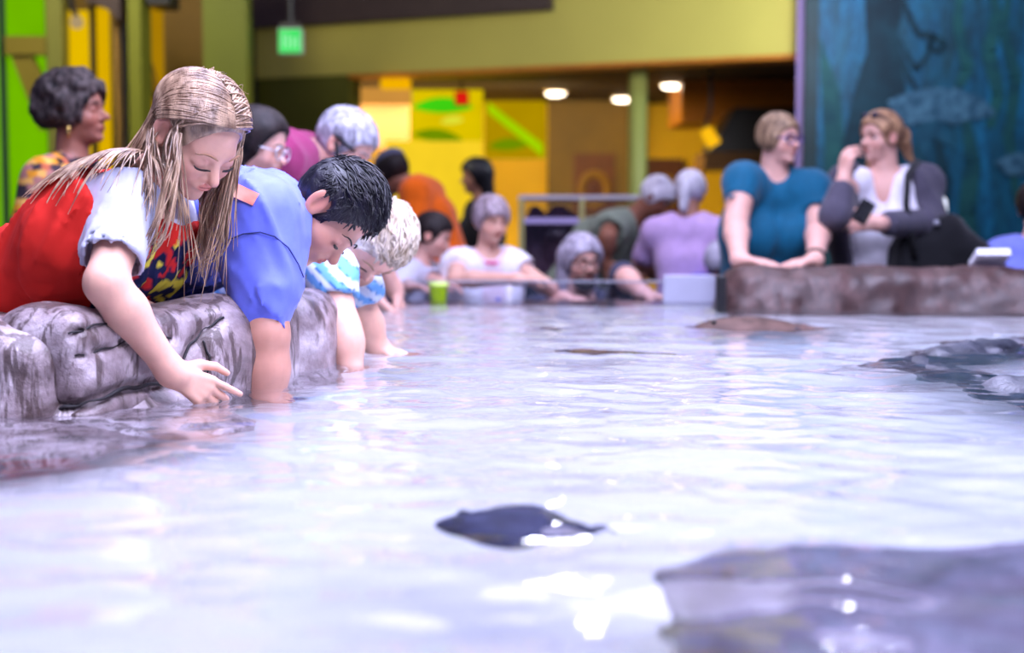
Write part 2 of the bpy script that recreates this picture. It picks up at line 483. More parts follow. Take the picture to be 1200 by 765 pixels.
g2 = panel(568, 118, 640, 186, 14.7, 'wall_graphic', glow('lit_ochre_graphic', srgb(206, 166, 0), 0.75), 'ochre wall graphic crossed by a lime diagonal stalk', 'wall graphic')
pa, pb = at(572, 128, 14.68), at(636, 178, 14.68)
MB().prism([pa + V(0, 0, .07), pb + V(0, 0, .08), pb - V(0, 0, .05), pa - V(0, 0, .03)], V(0, -.012, 0)).build('stalk', glow('lit_lime_stalk', srgb(176, 226, 0), 0.9), g2)
leaf(at(596, 171, 14.68), 0.42, 0.08, 0.05).build('leaf', glow('lit_leaf_dark', srgb(130, 165, 0), 0.8), g2)
panel(414, 108, 480, 176, 14.0, 'display_board', m_brown, 'brown display board left of the yellow leaf graphic', 'display board')  # plain display board, no hanger modelled
a, b = at(414, 104, 13.9), at(482, 122, 13.9)
tag(MB().box(V(a[0], 13.7, b[2]), V(b[0], 13.95, a[2]), bev=.01).build('glow_strip', glow('peach_glow', srgb(228, 160, 70), 0.8), None, V(a[0], 13.8, b[2])), 'long peach glowing strip above the brown display board', 'light')  # even peach emission over the whole strip
a, b = at(446, 92, 12.35), at(481, 104, 12.35)
tag(MB().box(V(a[0], 12.3, b[2]), V(b[0], 12.45, a[2]), bev=.02).build('lit_soffit_strip', glow('amber_lit_edge', srgb(255, 186, 0), 1.0), None, V(a[0], 12.3, b[2])), 'short amber strip of lit soffit under the left end of the pale fascia', 'light')  # soffit underside, its amber light put into emission
panel(452, 165, 566, 406, 13.6, 'light_counter', glow('lit_cream_yellow', srgb(255, 214, 40), 1.0), 'glowing yellow counter front behind the dark haired boy', 'counter')  # bright yellow area, brightness put into emission
# signs
def sign(px, py, Y, w_, h_, label, cat, col, mat_case):
    c = at(px, py, Y); r = empty('sign', c); tag(r, label, cat)
    MB().box(c + V(-w_ / 2, 0, -h_ / 2), c + V(w_ / 2, 0.06, h_ / 2), bev=0.01).build('case', mat_case, r)
    f = MB().box(c + V(-w_ * .45, -0.008, -h_ * .44), c + V(w_ * .45, 0, h_ * .44)).build('face', col, r)
    return r, c, f
r, c, f = sign(340, 48, 10.5, .18, .19, 'small lit green sign hanging in front of the olive wall', 'sign', glow('green_sign_face', srgb(70, 240, 110), 1.0), plain('white_sign_case', (.6, .62, .6), .5))
for k in (-.05, -.015, .02, .052):
    MB().box(c + V(k - .006, -.012, -.05), c + V(k + .006, -.008, .05 - .02 * (k > 0))).build('pale_mark', glow('pale_green_mark', srgb(180, 255, 200), 1.0), f)
MB().tube([c + V(0, .03, .09), c + V(0, .03, .75)], .018).build('stem', m_black, r)
MB().box(c + V(-.075, 0, .095), c + V(.075, .06, .13)).build('bracket', m_black, r)
r, c, f = sign(541, 115, 13.0, .13, .13, 'small lit red sign above the green leaf shape', 'sign', glow('red_sign_face', srgb(240, 30, 20), 0.9), m_black)
MB().tube([c + V(0, .03, .06), c + V(0, .03, ZC - c[2])], .01).build('stem', m_black, r)

# hood with spot lamp, posters
def hood(px0, px1, pxt, pyt, pyb, Y):
    a, b, t = at(px0, pyb, Y), at(px1, pyb, Y), at(pxt, pyt, Y)
    r = empty('cooker_hood', V(a[0], Y, a[2])); tag(r, 'dark sloping hood with a brown rim on the gallery wall', 'hood')
    MB().prism([a, b, V(b[0], Y, t[2]), t], V(0, .7, 0)).build('canopy', plain('dark_bronze', srgb(46, 38, 22), .4, .1, 8), r)
    MB().box(V(a[0] - .06, Y - .05, a[2] - .16), V(b[0], Y + .7, a[2])).build('rim', m_brown, r)
hood(832, 960, 862, 126, 178, 13.6)
c = at(833, 162, 12.2); r = empty('spotlight', c); tag(r, 'small amber spotlight tilted under the orange bulkhead', 'spotlight')
R = Matrix.Rotation(-0.55, 3, 'Y'); R = np.array(R)
MB().lathe(c, [(0.03, .1), (.055, .08), (.06, -.07)], 16, R).build('housing', glow('amber_lens', srgb(255, 190, 20), 1.1), r)
MB().tube([c + R @ V(0, 0, .1), c + V(.0, .05, .25), c + V(.0, .05, ZC - c[2])], .015).build('arm', m_black, r)
def poster(px0, py0, px1, py1, Y, label):
    a, b = at(px0, py0, Y), at(px1, py1, Y)
    r = tag(MB().box(V(a[0], Y - .03, b[2]), V(b[0], Y, a[2])).build('poster_art', plain('rust_print', srgb(104, 52, 10), .6, .2, 6), None, V(a[0], Y, b[2])), label, 'poster', 'rust posters on the gallery wall')
    c = V((a[0] + b[0]) / 2, Y - .045, a[2] * .4 + b[2] * .6); rad = (b[0] - a[0]) * .32
    pts = [c + V(rad * math.cos(t), 0, rad * 1.2 * math.sin(t)) for t in np.linspace(0, 2 * math.pi, 25)]
    MB().tube(pts, rad * .28, 6, caps=False).build('ring_emblem', plain('gold_print', srgb(150, 104, 18), .6), r)
    MB().sphere(c, V(rad * .4, .01, rad * .55), 10).build('emblem_centre', plain('dark_rust_print', srgb(84, 34, 10), .6), r)
poster(672, 180, 720, 250, 16.48, 'rust coloured poster with a gold ring left of the green column')
poster(757, 186, 800, 250, 16.85, 'rust coloured poster with a gold ring right of the green column')

# ---------------------------------------------------------------- left glazed front
YL = 9.6
def lbox(px0, py0, px1, py1, Y0, Y1): 
    a, b = at(px0, py0, Y0), at(px1, py1, Y0)
    return MB().box(V(a[0], Y0, b[2]), V(b[0], Y1, a[2]))
structure(lbox(-200, -80, 300, 620, YL + 1.4, YL + 1.5).build('wall_left_back', m_ochre))
structure(lbox(-200, 306, 300, 330, YL - .1, YL + .4).build('trim_sill_left', m_slate))
structure(lbox(-200, 326, 300, 640, YL, YL + .1).build('wall_left_low', m_slate))
lp = panel(-60, -60, 58, 306, YL + .12, 'lime_panel', m_lime, 'tall glowing lime green panel at the left edge', 'panel', .03)
structure(lbox(52, -60, 79, 326, YL, YL + .2).build('trim_mullion_left', m_olive))
structure(lbox(-4, -60, 5, 326, YL - .02, YL + .2).build('trim_mullion_edge', m_slate))
lf = tag(lbox(5, 42, 53, 64, YL - .01, YL + .1).build('cross_brace', plain('brace_olive', srgb(134, 118, 30), .6, .06, 3), None, at(29, 53, YL)), 'olive cross brace over the lime panel', 'brace')
a, b = at(6, 48, YL + .02), at(60, 152, YL + .02)
MB().prism([a + V(0, 0, .0), a + V(.13, 0, .0), b + V(.1, 0, 0), b + V(0, 0, 0) - V(.08, 0, 0)], V(0, .08, 0)).build('diagonal', plain('brace_olive', srgb(134, 118, 30), .6, .06, 3), lf)
panel(79, 12, 109, 306, YL + .15, 'yellow_panel', m_gold, 'bright yellow glowing panel behind the curly haired woman', 'panel', .03)
panel(111, 8, 133, 306, YL + .18, 'yellow_panel', glow('glowing_deep_yellow', srgb(250, 196, 0), .8), 'narrow deep yellow glowing panel beside the tan jamb', 'panel', .03)  # deep yellow brightness put into emission
structure(lbox(107, -10, 111, 326, YL + .05, YL + .15).build('trim_bead', m_dark))
structure(lbox(133, -60, 142, 326, YL + .02, YL + .2).build('trim_jamb_tan', m_tan))
structure(lbox(142, -60, 148, 326, YL - .02, YL + .2).build('trim_jamb_dark', m_slate))
structure(lbox(148, -60, 170, 326, YL - .08, YL + .2).build('trim_mullion_olive', plain('leaf_olive', srgb(122, 126, 20), .6, .05, 3)))
panel(170, 4, 200, 600, YL + .6, 'ochre_panel', glow('ochre_glow', srgb(190, 140, 6), .8), 'glowing ochre panel behind the curled brown branch', 'panel', .04)  # ochre brightness put into the panel's emission
structure(lbox(236, -60, 293, 326, YL + .4, YL + .6).build('wall_left_olive', plain('mid_olive', srgb(108, 116, 20), .6, .06, 3)))
tag(lbox(171, -20, 198, 5, YL, YL + .3).build('speaker_box', m_black, None, at(185, 5, YL)), 'black box at the top edge above the ochre panel', 'box')  # plain black box, no mount modelled
r = empty('branch_sculpture', at(180, 110, YL + .45)); tag(r, 'curled brown branch before the ochre panel', 'sculpture')  # branch sculpture, no cord modelled
for k in range(6):
    q = [at(166 + 3 * k * .6 + 34 * t ** 1.6 + 4 * math.sin(5 * t + k), 48 + 9 * k + 70 * t, YL + .45 + .02 * k) for t in np.linspace(0, 1, 12)]
    MB().tube(q, [.014 * (1 - .7 * t) for t in np.linspace(0, 1, 12)], 6).build('twig', m_brown, r, smooth=True)
r = empty('wall_lamp', at(90, 26, YL)); tag(r, 'small round pale lamp above the curly haired woman', 'lamp')
MB().sphere(at(90, 26, YL - .05), .045, 14).build('globe', glow('pale_globe', srgb(220, 190, 140), .6), r, smooth=True)
MB().tube([at(90, 20, YL - .03), at(84, 8, YL), at(82, -20, YL)], .02).build('bracket', m_dark, r)
q = [at(100 + 40 * t, 2 + 22 * t * t, YL - .1) for t in np.linspace(0, 1, 8)]
tag(MB().prism([at(100, -20, YL - .1)] + q + [at(140, -20, YL - .1)], V(0, .2, 0)).build('awning', m_soffit, None, at(120, 0, YL)), 'grey curved awning over the yellow panels', 'awning')

# ---------------------------------------------------------------- mural wall on the right
YM = 10.85
def mural_mat():
    t = NT('mural_paint'); v = t.obj((1, 1, 1)); vs = t.obj((3.2, 1, .55))
    n1 = t.noise(1.1, 5, .6, v, .6); n2 = t.noise(1.6, 4, .6, vs, 1.2)
    base = t.ramp(n1, [(.3, srgb(5, 48, 70)), (.5, srgb(8, 82, 110)), (.72, srgb(18, 112, 148))])
    kelp = t.ramp(n2, [(.36, srgb(16, 58, 66)), (.5, srgb(12, 78, 108)), (.62, srgb(20, 104, 148))])
    n3 = t.noise(5, 6, .7, t.obj((2.2, 1, .9)), 2.0); fine_ = t.ramp(n3, [(.4, (.45, .5, .55)), (.6, (1, 1, 1))])
    return t.bsdf(t.mix(1.0, t.mix(.62, base, kelp), fine_, 'MULTIPLY'), .55, 0, .3)
a, b = at(946, 0, YM), at(1330, 0, YM)
wm = structure(MB().box(V(a[0], YM, 0), V(b[0] + 1.0, YM + .15, 3.6)).build('wall_mural', mural_mat()))
structure(MB().box(V(a[0] - .02, YM - .04, 0), at(959, 0, YM) * V(1, 0, 0) + V(0, YM, 3.6)).build('trim_mural_edge', plain('deep_teal_paint', srgb(4, 40, 48), .6, .3, 5)))
def art(name, poly, mat, d=.006, Yo=0.0):
    return MB().prism([at(x, y, YM - .004 - Yo) for x, y in poly], V(0, -d, 0)).build(name, mat, wm)
def blotch(name, lo, hi, scale=9):
    if name in _MC: return _MC[name]
    t = NT(name); n = t.noise(scale, 4, .65, t.obj()); _MC[name] = t.bsdf(t.ramp(n, [(.35, lo), (.66, hi)]), .6, 0, .2); return _MC[name]
m_kelp = blotch('kelp_dark', srgb(8, 28, 42), srgb(16, 50, 64), 4)
m_kelp2 = blotch('kelp_green', srgb(14, 56, 68), srgb(30, 80, 80), 5)
m_seal = blotch('mottled_fish', srgb(20, 56, 80), srgb(72, 108, 132), 16)
m_fin = blotch('fish_dark', srgb(14, 52, 74), srgb(30, 76, 98), 8)
art('painted_kelp', [(1012, -40), (1068, -40), (1052, 40), (1060, 100), (1066, 150), (1040, 330), (984, 330), (975, 230), (1000, 110), (1016, 60)], m_kelp)
art('painted_kelp', [(960, 40), (985, 110), (992, 200), (985, 330), (962, 330), (966, 180)], m_kelp2, .004)
def frond(pts, w0, mat, d=.009):
    q = [at(x, y, YM - .004) for x, y in pts]; k = len(q); s = FPX / YM
    mb = MB()
    for i in range(k - 1):
        n0 = nrm(V(-(q[i + 1] - q[i])[2], 0, (q[i + 1] - q[i])[0])); r0 = w0 / s * (math.sin(math.pi * (i + .5) / (k + .5)) + .15); r1 = w0 / s * (math.sin(math.pi * (i + 1.5) / (k + .5)) + .1)
        mb.prism([q[i] + n0 * r0, q[i] - n0 * r0, q[i + 1] - n0 * r1, q[i + 1] + n0 * r1], V(0, -d, 0))
    mb.build('painted_frond', mat, wm)
frond([(1048, -30), (1062, 10), (1075, 40), (1092, 42), (1108, 52), (1100, 62), (1086, 52)], 4, m_kelp)
frond([(1050, 40), (1062, 62), (1074, 82), (1086, 66), (1094, 40)], 3, m_kelp)
frond([(1044, 40), (1056, 70), (1070, 98), (1080, 118)], 2.6, m_kelp)
frond([(1160, -40), (1168, 20), (1158, 60), (1170, 110), (1160, 150)], 7, m_kelp2)
frond([(1185, -40), (1176, 40), (1190, 90), (1182, 160), (1192, 240)], 6, m_kelp2)
frond([(1128, -40), (1122, 30), (1134, 80), (1124, 100)], 6, m_kelp2)
frond([(1130, 130), (1140, 190), (1132, 250), (1146, 330)], 9, m_kelp2)
frond([(1096, 140), (1106, 210), (1098, 280), (1112, 340)], 8, m_kelp)
art('painted_fish', [(1040, 118), (1062, 108), (1090, 103), (1120, 104), (1145, 112), (1165, 130), (1164, 137), (1140, 140), (1118, 146), (1096, 140), (1070, 146), (1048, 150)], m_seal, .016)
art('painted_fish_fin', [(1080, 138), (1110, 142), (1104, 152), (1120, 176), (1094, 160), (1084, 190), (1070, 158)], m_fin, .012)
art('painted_fish', [(1166, 190), (1184, 180), (1215, 178), (1240, 196), (1205, 206), (1178, 204)], m_seal, .016)

# ================================================================== pool
m_basin = plain('pool_wall_stone', srgb(96, 88, 96), .7, .2, 6)
inner = [(-1.3, .25), (-1.08, 1.2), (-.92, 1.95), (-.74, 2.14), (-.47, 2.62), (-.40, 3.0), (-.44, 4.0), (-.60, 5.46), (.78, 5.46), (.76, 4.92), (1.75, 4.82), (2.6, 4.7), (2.6, .25)]
def sand_mat():
    t = NT('pale_pool_floor'); v = t.obj(); n = t.noise(3, 4, .55, v); g = t.noise(160, 3, .6, v)
    c = t.ramp(n, [(.3, (.76, .77, .79)), (.7, (.90, .90, .91))])
    return t.bsdf(t.mix(t.ramp(g, [(.4, (0, 0, 0)), (.7, (.35, .35, .35))]), c, (.62, .63, .68)), .9, 0, .2)
structure(MB().prism([V(x, y, .46) for x, y in inner], V(0, 0, .04)).build('floor_pool', sand_mat()))
# basin wall: a ring round the water, low below the boulders
mb = MB(); ip = np.array(inner); nI = len(ip); cen = V(.6, 2.8)
op = []
for i in range(nI):
    e1, e2 = nrm(ip[i] - ip[i - 1]), nrm(ip[(i + 1) % nI] - ip[i])
    nn = nrm(V(e1[1] + e2[1], -e1[0] - e2[0])); nn = nn if nn @ (ip[i] - cen) > 0 else -nn
    op.append(ip[i] + nn * .1)
for i in range(nI):
    j = (i + 1) % nI
    A, B, C_, D = ip[i], ip[j], op[j], op[i]
    mb.prism([V(*A, 0), V(*B, 0), V(*C_, 0), V(*D, 0)], V(0, 0, .46 if i in (1, 2, 3, 4, 5, 8, 9, 10) else .80))
structure(mb.build('wall_pool_basin', m_basin))
structure(MB().box(V(-2.2, 1.7, 0), V(-.98, 4.6, .25)).build('floor_step', m_basin))

# water: rippled surface
def water_h(x, y):
    s = 0
    for (lx, ly, a, ph, wob) in WV:
        s = s + a * np.sin(x * lx + y * ly + ph + wob * np.sin(x * ly * .31 - y * lx * .23 + ph))
    return s + .0024 * vnoise(x * 3.1, y * 7, 0) + .0017 * vnoise(x * 9, y * 17, 3.3) + .0008 * vnoise(x * 22, y * 34, 7.1)
WV = []
rs = np.random.RandomState(5)
for i in range(16):
    L = rs.uniform(.05, .34); th = rs.normal(math.pi / 2, .75); k = 2 * math.pi / L
    WV.append((k * math.cos(th), k * math.sin(th), L * .0038 * rs.uniform(.5, 1.1), rs.uniform(0, 6.28), rs.uniform(.2, .9)))
def water_mat():
    t = NT('clear_rippled_water'); v = t.obj((1, 1.6, 1))
    n = t.noise(38, 3, .5, v, .4)
    bp = t.n('ShaderNodeBump'); bp.inputs['Strength'].default_value = .12; bp.inputs['Distance'].default_value = .003
    t.link(n, bp.inputs['Height'])
    g = t.n('ShaderNodeBsdfGlass'); g.inputs['IOR'].default_value = 1.33; g.inputs['Roughness'].default_value = 0.0
    g.inputs['Color'].default_value = (.97, .98, 1, 1)
    t.link(bp.outputs[0], g.inputs['Normal']); t.link(g.outputs[0], t.out.inputs[0]); return t.m
gx = np.linspace(-1.05, 2.55, 330); gy = np.concatenate([np.linspace(.3, 3.2, 400), np.linspace(3.2, 5.455, 160)[1:]])
GX, GY = np.meshgrid(gx, gy, indexing='ij')
lx = np.interp(GY, [p[1] for p in inner[:8]], [p[0] for p in inner[:8]]) - .03
fx_r = np.where(GY > 4.75, .79 + 1.0 * 0, 9)
Wv = np.stack([np.maximum(GX, lx), GY, WATER + water_h(GX, GY)], -1).reshape(-1, 3)
nx_, ny_ = len(gx), len(gy); ii, jj = np.meshgrid(np.arange(nx_ - 1), np.arange(ny_ - 1), indexing='ij')
q0 = (ii * ny_ + jj).ravel(); Wf = np.stack([q0, q0 + ny_, q0 + ny_ + 1, q0 + 1], 1)
keep = ~((Wv[Wf].mean(1)[:, 1] > 4.95) & (Wv[Wf].mean(1)[:, 0] > .80))
wat = put('pool_water', Wv, Wf[keep], water_mat(), None, V(.6, 2.8, WATER))
tag(wat, 'clear rippled pool water filling the touch pool', 'water', kind='stuff')

# ---------------------------------------------------------------- rocks
def rock_mat(name, lo, mid, hi, streak=1.0):
    t = NT(name); v = t.obj(); vs = t.obj((1, 1, .16))
    n = t.noise(9, 5, .6, v, .3); s = t.noise(30, 4, .65, vs, .6); f = t.noise(90, 4, .65, v)
    c = t.ramp(n, [(.32, lo), (.5, mid), (.68, hi)])
    c2 = t.mix(t.ramp(s, [(.50, (0, 0, 0)), (.57, (.85 * streak,) * 3)]), c, lo)
    return t.bsdf(c2, t.ramp(n, [(.3, (.25,) * 3), (.7, (.55,) * 3)]), 0, .5, bump=t.mix(.5, n, f), bstr=.5, bdist=.012)
m_rockA = rock_mat('mauve_grey_rock', srgb(74, 58, 56), srgb(146, 130, 134), srgb(206, 194, 200))
m_rockB = rock_mat('brown_rock', srgb(44, 28, 27), srgb(72, 49, 45), srgb(94, 69, 65), .6)
m_rockC = rock_mat('dark_wet_rock', srgb(24, 26, 34), srgb(52, 54, 64), srgb(90, 88, 96), .5)
def boulder(name, prims, mat, label, amp=.02, h=.011, seed=0, cracks=(), cat='boulder', base=None, group=None):
    lo = np.min([bounds(p)[0] for p in prims], 0) - .06; hi = np.max([bounds(p)[1] for p in prims], 0) + .06
    g = Grid(lo, hi, h).add(prims)
    def ns(d, X, Y, Z):
        return d - amp * fbm(X * 6 + seed, Y * 6, Z * 7, 4) - amp * .35 * np.abs(vnoise(X * 16, Y * 16 + seed, Z * 22))
    g.func(ns); CR = []
    for (pts, r) in cracks:
        Q = []
        for (px, py) in pts:
            d_ = nrm(ray(px, py)); ts = np.linspace(1.8, 6, 1400); P_ = CAM + ts[:, None] * d_
            f_ = ev(prims, P_) - amp * fbm(P_[:, 0] * 6 + seed, P_[:, 1] * 6, P_[:, 2] * 7, 4); i_ = int(np.argmax(f_ < 0))
            if (f_ < 0).any(): Q.append(P_[i_])
        for a, b in zip(Q[:-1], Q[1:]): g.sub([('c', a, b, r, r, .006)])
        CR.append((Q, r))
    v, f = g.net(1)
    o = put(name, v, f, mat, None, base if base is not None else V((lo[0] + hi[0]) / 2, (lo[1] + hi[1]) / 2, lo[2] + .06))
    tag(o, label, cat, group)
    for Q, r in CR:
        if len(Q) < 2: continue
        T_ = np.linspace(0, len(Q) - 1, len(Q) * 5); q = np.array([lerp(Q[min(int(t), len(Q) - 2)], Q[min(int(t), len(Q) - 2) + 1], t - min(int(t), len(Q) - 2)) for t in T_])
        MB().tube(q + .002 * np.sin(T_ * 7 + 1)[:, None] * V(0, 0, 1), [r * .36 * (.35 + .65 * abs(math.sin(1.3 * t + .7))) for t in T_], 6).build('crack', m_crack, o, smooth=True)
    return o
m_crack = plain('dark_crevice', (.012, .009, .012), .6)
def RZ(a): return np.array(Matrix.Rotation(a, 3, 'Z'))
def RXYZ(x, y, z): return np.array(Matrix.Rotation(z, 3, 'Z') @ Matrix.Rotation(y, 3, 'Y') @ Matrix.Rotation(x, 3, 'X'))
I3 = np.eye(3)
GR = 'sculpted boulders along the left pool rim'
boulder('boulder', [('b', V(-.98, 2.28, .72), RXYZ(0, .10, .02), V(.27, .15, .24), .05, .05), ('e', V(-.83, 2.2, .72), I3, V(.13, .08, .22), .06), ('e', V(-.78, 2.02, .66), I3, V(.26, .2, .105), .06)], m_rockA,  # last ellipsoid: underwater bulge added to darken the water like the rock's reflection
        'rounded mauve grey boulder at the left edge under the red dress', .022, .009, 1.0, group=GR)
aR = math.atan2(.45, .227)
boulder('boulder', [('b', V(-.625, 2.39, .74), RZ(aR) @ RXYZ(0, 0, 0), V(.24, .085, .225), .035, .04), ('e', V(-.735, 2.25, .90), I3, V(.07, .08, .07), .05), ('e', V(-.53, 2.5, .88), I3, V(.09, .10, .09), .06)], m_rockA,
        'long mauve grey boulder behind the reaching arm, crossed by thin cracks', .014, .008, 4.0,
        cracks=[([(56, 486), (75, 478), (110, 470), (150, 454), (190, 450)], .011), ([(80, 392), (110, 382), (160, 370)], .006), ([(88, 418), (120, 410), (150, 400), (200, 396)], .005), ([(205, 440), (222, 405), (240, 385), (262, 372)], .007), ([(238, 400), (246, 420), (242, 445)], .006)], group=GR)
boulder('boulder', [('e', V(-.655, 2.27, .76), RZ(aR), V(.16, .07, .10), .03), ('e', V(-.60, 2.2, .66), I3, V(.2, .16, .10), .05), ('e', V(-.57, 2.36, .75), RZ(aR), V(.14, .06, .09), .03)], m_rockA,  # middle ellipsoid added underwater, stands in for the dark reflection
        'low wet ledge of rock at the waterline below the long cracked boulder', .015, .008, 9.0, group=GR)
boulder('boulder', [('b', V(-.52, 2.70, .74), RZ(1.15), V(.11, .085, .22), .05, .03), ('e', V(-.50, 2.66, .78), I3, V(.08, .08, .12), .04)], m_rockA,
        'dark shaded boulder directly behind the arm of the blue shirt child', .016, .009, 2.0, group=GR)
boulder('boulder', [('b', V(-.445, 2.88, .73), RZ(1.3) @ RXYZ(0, 0, 0), V(.13, .075, .235), .06, .03), ('e', V(-.425, 2.86, .66), I3, V(.07, .12, .16), .05)], m_rockA,
        'mauve boulder between the blue shirt arm and the striped shirt child', .016, .009, 6.0, group=GR)
boulder('boulder', [('b', V(-.53, 3.45, .70), RZ(1.55), V(.45, .09, .22), .07, .03), ('e', V(-.53, 3.8, .70), I3, V(.11, .2, .2), .05)], m_rockA,
        'far boulder of the left rim under the striped shirt child', .02, .012, 12.0, group=GR)
boulder('rim_rock', [('b', V(1.62, 5.03, .735), RZ(-.04), V(.88, .16, .218), .09, .05), ('e', V(1.05, 4.98, .78), I3, V(.35, .15, .17), .06), ('e', V(1.9, 4.93, .76), I3, V(.5, .14, .16), .06)], m_rockB,
        'long brown rock rim in front of the two standing women', .03, .014, 3.0, cat='rock')
boulder('submerged_rock', [('c', V(1.46, 3.8, .72), V(1.02, 3.2, .74), .07, .07, .04), ('c', V(1.02, 3.2, .74), V(.86, 3.03, .755), .07, .055, .04), ('c', V(.86, 3.03, .755), V(.88, 2.78, .755), .055, .06, .04), ('c', V(.88, 2.78, .755), V(.90, 2.5, .75), .06, .08, .04), ('c', V(.90, 2.5, .75), V(1.02, 2.2, .72), .08, .10, .04), ('e', V(1.08, 3.35, .72), RZ(.8), V(.16, .08, .07), .05), ('e', V(.95, 2.62, .74), RZ(-.4), V(.12, .09, .07), .05), ('e', V(.80, 2.98, .755), RZ(.5), V(.10, .05, .05), .04), ('e', V(1.25, 3.5, .66), RZ(.3), V(.2, .16, .10), .05)], m_rockC,
        'dark jagged rock ridge just under the water at the right', .06, .012, 5.0, cat='rock')
boulder('submerged_rock', [('b', V(.50, 1.10, .645), RXYZ(.0, -.06, .06), V(.36, .24, .13), .07, .05), ('e', V(.27, 1.08, .64), I3, V(.14, .16, .10), .05)], rock_mat('violet_grey_rock', srgb(60, 52, 60), srgb(98, 90, 108), srgb(128, 122, 140), .4),
        'large blurred violet grey rock underwater at the lower right', .03, .011, 8.0, cat='rock')

# ---------------------------------------------------------------- stingrays
def ray_fish(c, yaw, w_, L, mat, label, tilt=0.0, taillen=.7):
    R = RXYZ(0, tilt, yaw)
    prims = [('e', c, R, V(w_ * .5, L * .34, .022 * w_ / .2 + .006), .03), ('e', c + R @ V(0, L * .12, .008), R, V(w_ * .2, L * .34, .03 * w_ / .2 + .006), .03),
             ('c', c + R @ V(-w_ * .12, L * .1, 0), c + R @ V(-w_ * .56, -L * .08, -.004), .02 * w_ / .2, .007, .03), ('c', c + R @ V(w_ * .12, L * .1, 0), c + R @ V(w_ * .56, -L * .08, -.004), .02 * w_ / .2, .007, .03),
             ('c', c + R @ V(0, -L * .25, 0), c + R @ V(0, -L * .48, 0), .02 * w_ / .2, .008, .02)]
    lo = np.min([bounds(p)[0] for p in prims], 0) - .02; hi = np.max([bounds(p)[1] for p in prims], 0) + .02
    v, f = Grid(lo, hi, .0055).add(prims).net(1)
    o = tag(put('stingray', v, f, mat, None, c), label, 'stingray', 'stingrays in the touch pool')
    q = [c + R @ V(.02 * math.sin(3 * t), -L * .45 - L * taillen * t, -.004) for t in np.linspace(0, 1, 9)]
    MB().tube(q, np.linspace(.008, .003, 9), 6).build('tail', mat, o, smooth=True)
    for s in (-1, 1): MB().sphere(c + R @ V(s * w_ * .1, L * .3, .022 * w_ / .2 + .012), .008, 8).build('eye', m_black, o, smooth=True)
m_ray = blotch('slate_ray_skin', srgb(34, 36, 56), srgb(62, 64, 92), 30)
m_ray2 = blotch('brown_ray_skin', srgb(62, 44, 38), srgb(96, 72, 64), 20)
ray_fish(V(.0, 1.40, .765), 1.45, .17, .17, m_ray, 'dark slate stingray near the camera, with lamp glints above it', .12, .15)
ray_fish(V(.185, 3.24, .785), 1.3, .13, .2, m_ray2, 'small brown stingray under mid pool water', .1)
ray_fish(V(.12, 3.98, .785), 1.5, .09, .09, m_ray, 'smallest dark stingray, beyond the mid pool one', .1, .3)
ray_fish(V(.72, 4.05, .775), 1.6, .36, .5, m_ray2, 'largest brown stingray near the far right rim', .05, .3)

# ---------------------------------------------------------------- far edge of the pool
def acrylic():
    t = NT('clear_acrylic'); fr = t.n('ShaderNodeFresnel'); fr.inputs[0].default_value = 1.45
    nz = t.noise(2, 2, vec=t.obj()); tr = t.n('ShaderNodeBsdfTransparent'); tr.inputs[0].default_value = (.86, .88, .94, 1)
    gl = t.n('ShaderNodeBsdfGlossy'); gl.inputs['Roughness'].default_value = .05; t.link(t.ramp(nz, [(.2, (.8, .8, .9)), (.8, (.9, .9, 1))]), gl.inputs[0])
    mx = t.n('ShaderNodeMixShader'); t.link(fr.outputs[0], mx.inputs[0]); t.link(tr.outputs[0], mx.inputs[1]); t.link(gl.outputs[0], mx.inputs[2]); t.link(mx.outputs[0], t.out.inputs[0]); return t.m
m_acr = acrylic(); m_white = plain('white_plastic', (.72, .72, .78), .45, .05, 6)
m_alu = plain('brushed_aluminium', (.55, .55, .62), .35, .08, 30, .8)
r = empty('acrylic_wall', V(.1, 5.46, .8)); tag(r, 'low clear acrylic wall along the far edge of the pool', 'glass wall')
for x0, x1 in ((-.42, -.02), (.0, .38), (.40, .58)):
    MB().box(V(x0, 5.465, .78), V(x1, 5.48, .885)).build('pane', m_acr, r)
MB().box(V(-.42, 5.46, .885), V(.58, 5.485, .892)).build('top_rail', m_alu, r)
MB().box(V(-.42, 5.46, .76), V(.58, 5.485, .79)).build('bottom_rail', m_alu, r)
tag(MB().box(V(-.60, 5.46, .74), V(-.43, 5.50, .875), bev=.008).build('navy_board', plain('navy_panel', srgb(28, 32, 60), .4, .1, 10), None, V(-.5, 5.48, .74)), 'dark navy panel at the left end of the far pool edge', 'board')
tag(MB().box(V(.575, 5.40, .74), V(.775, 5.43, .915), bev=.006).build('sign_board', plain('pale_sign', srgb(168, 168, 186), .4, .04, 12), None, V(.67, 5.41, .74)), 'pale blank board beside the black post at the far edge', 'board')
tag(MB().box(V(.688, 4.78, .70), V(.722, 4.82, .935), bev=.006).build('edge_post', m_black, None, V(.705, 4.8, .7)), 'short black post at the left end of the brown rock rim', 'post')

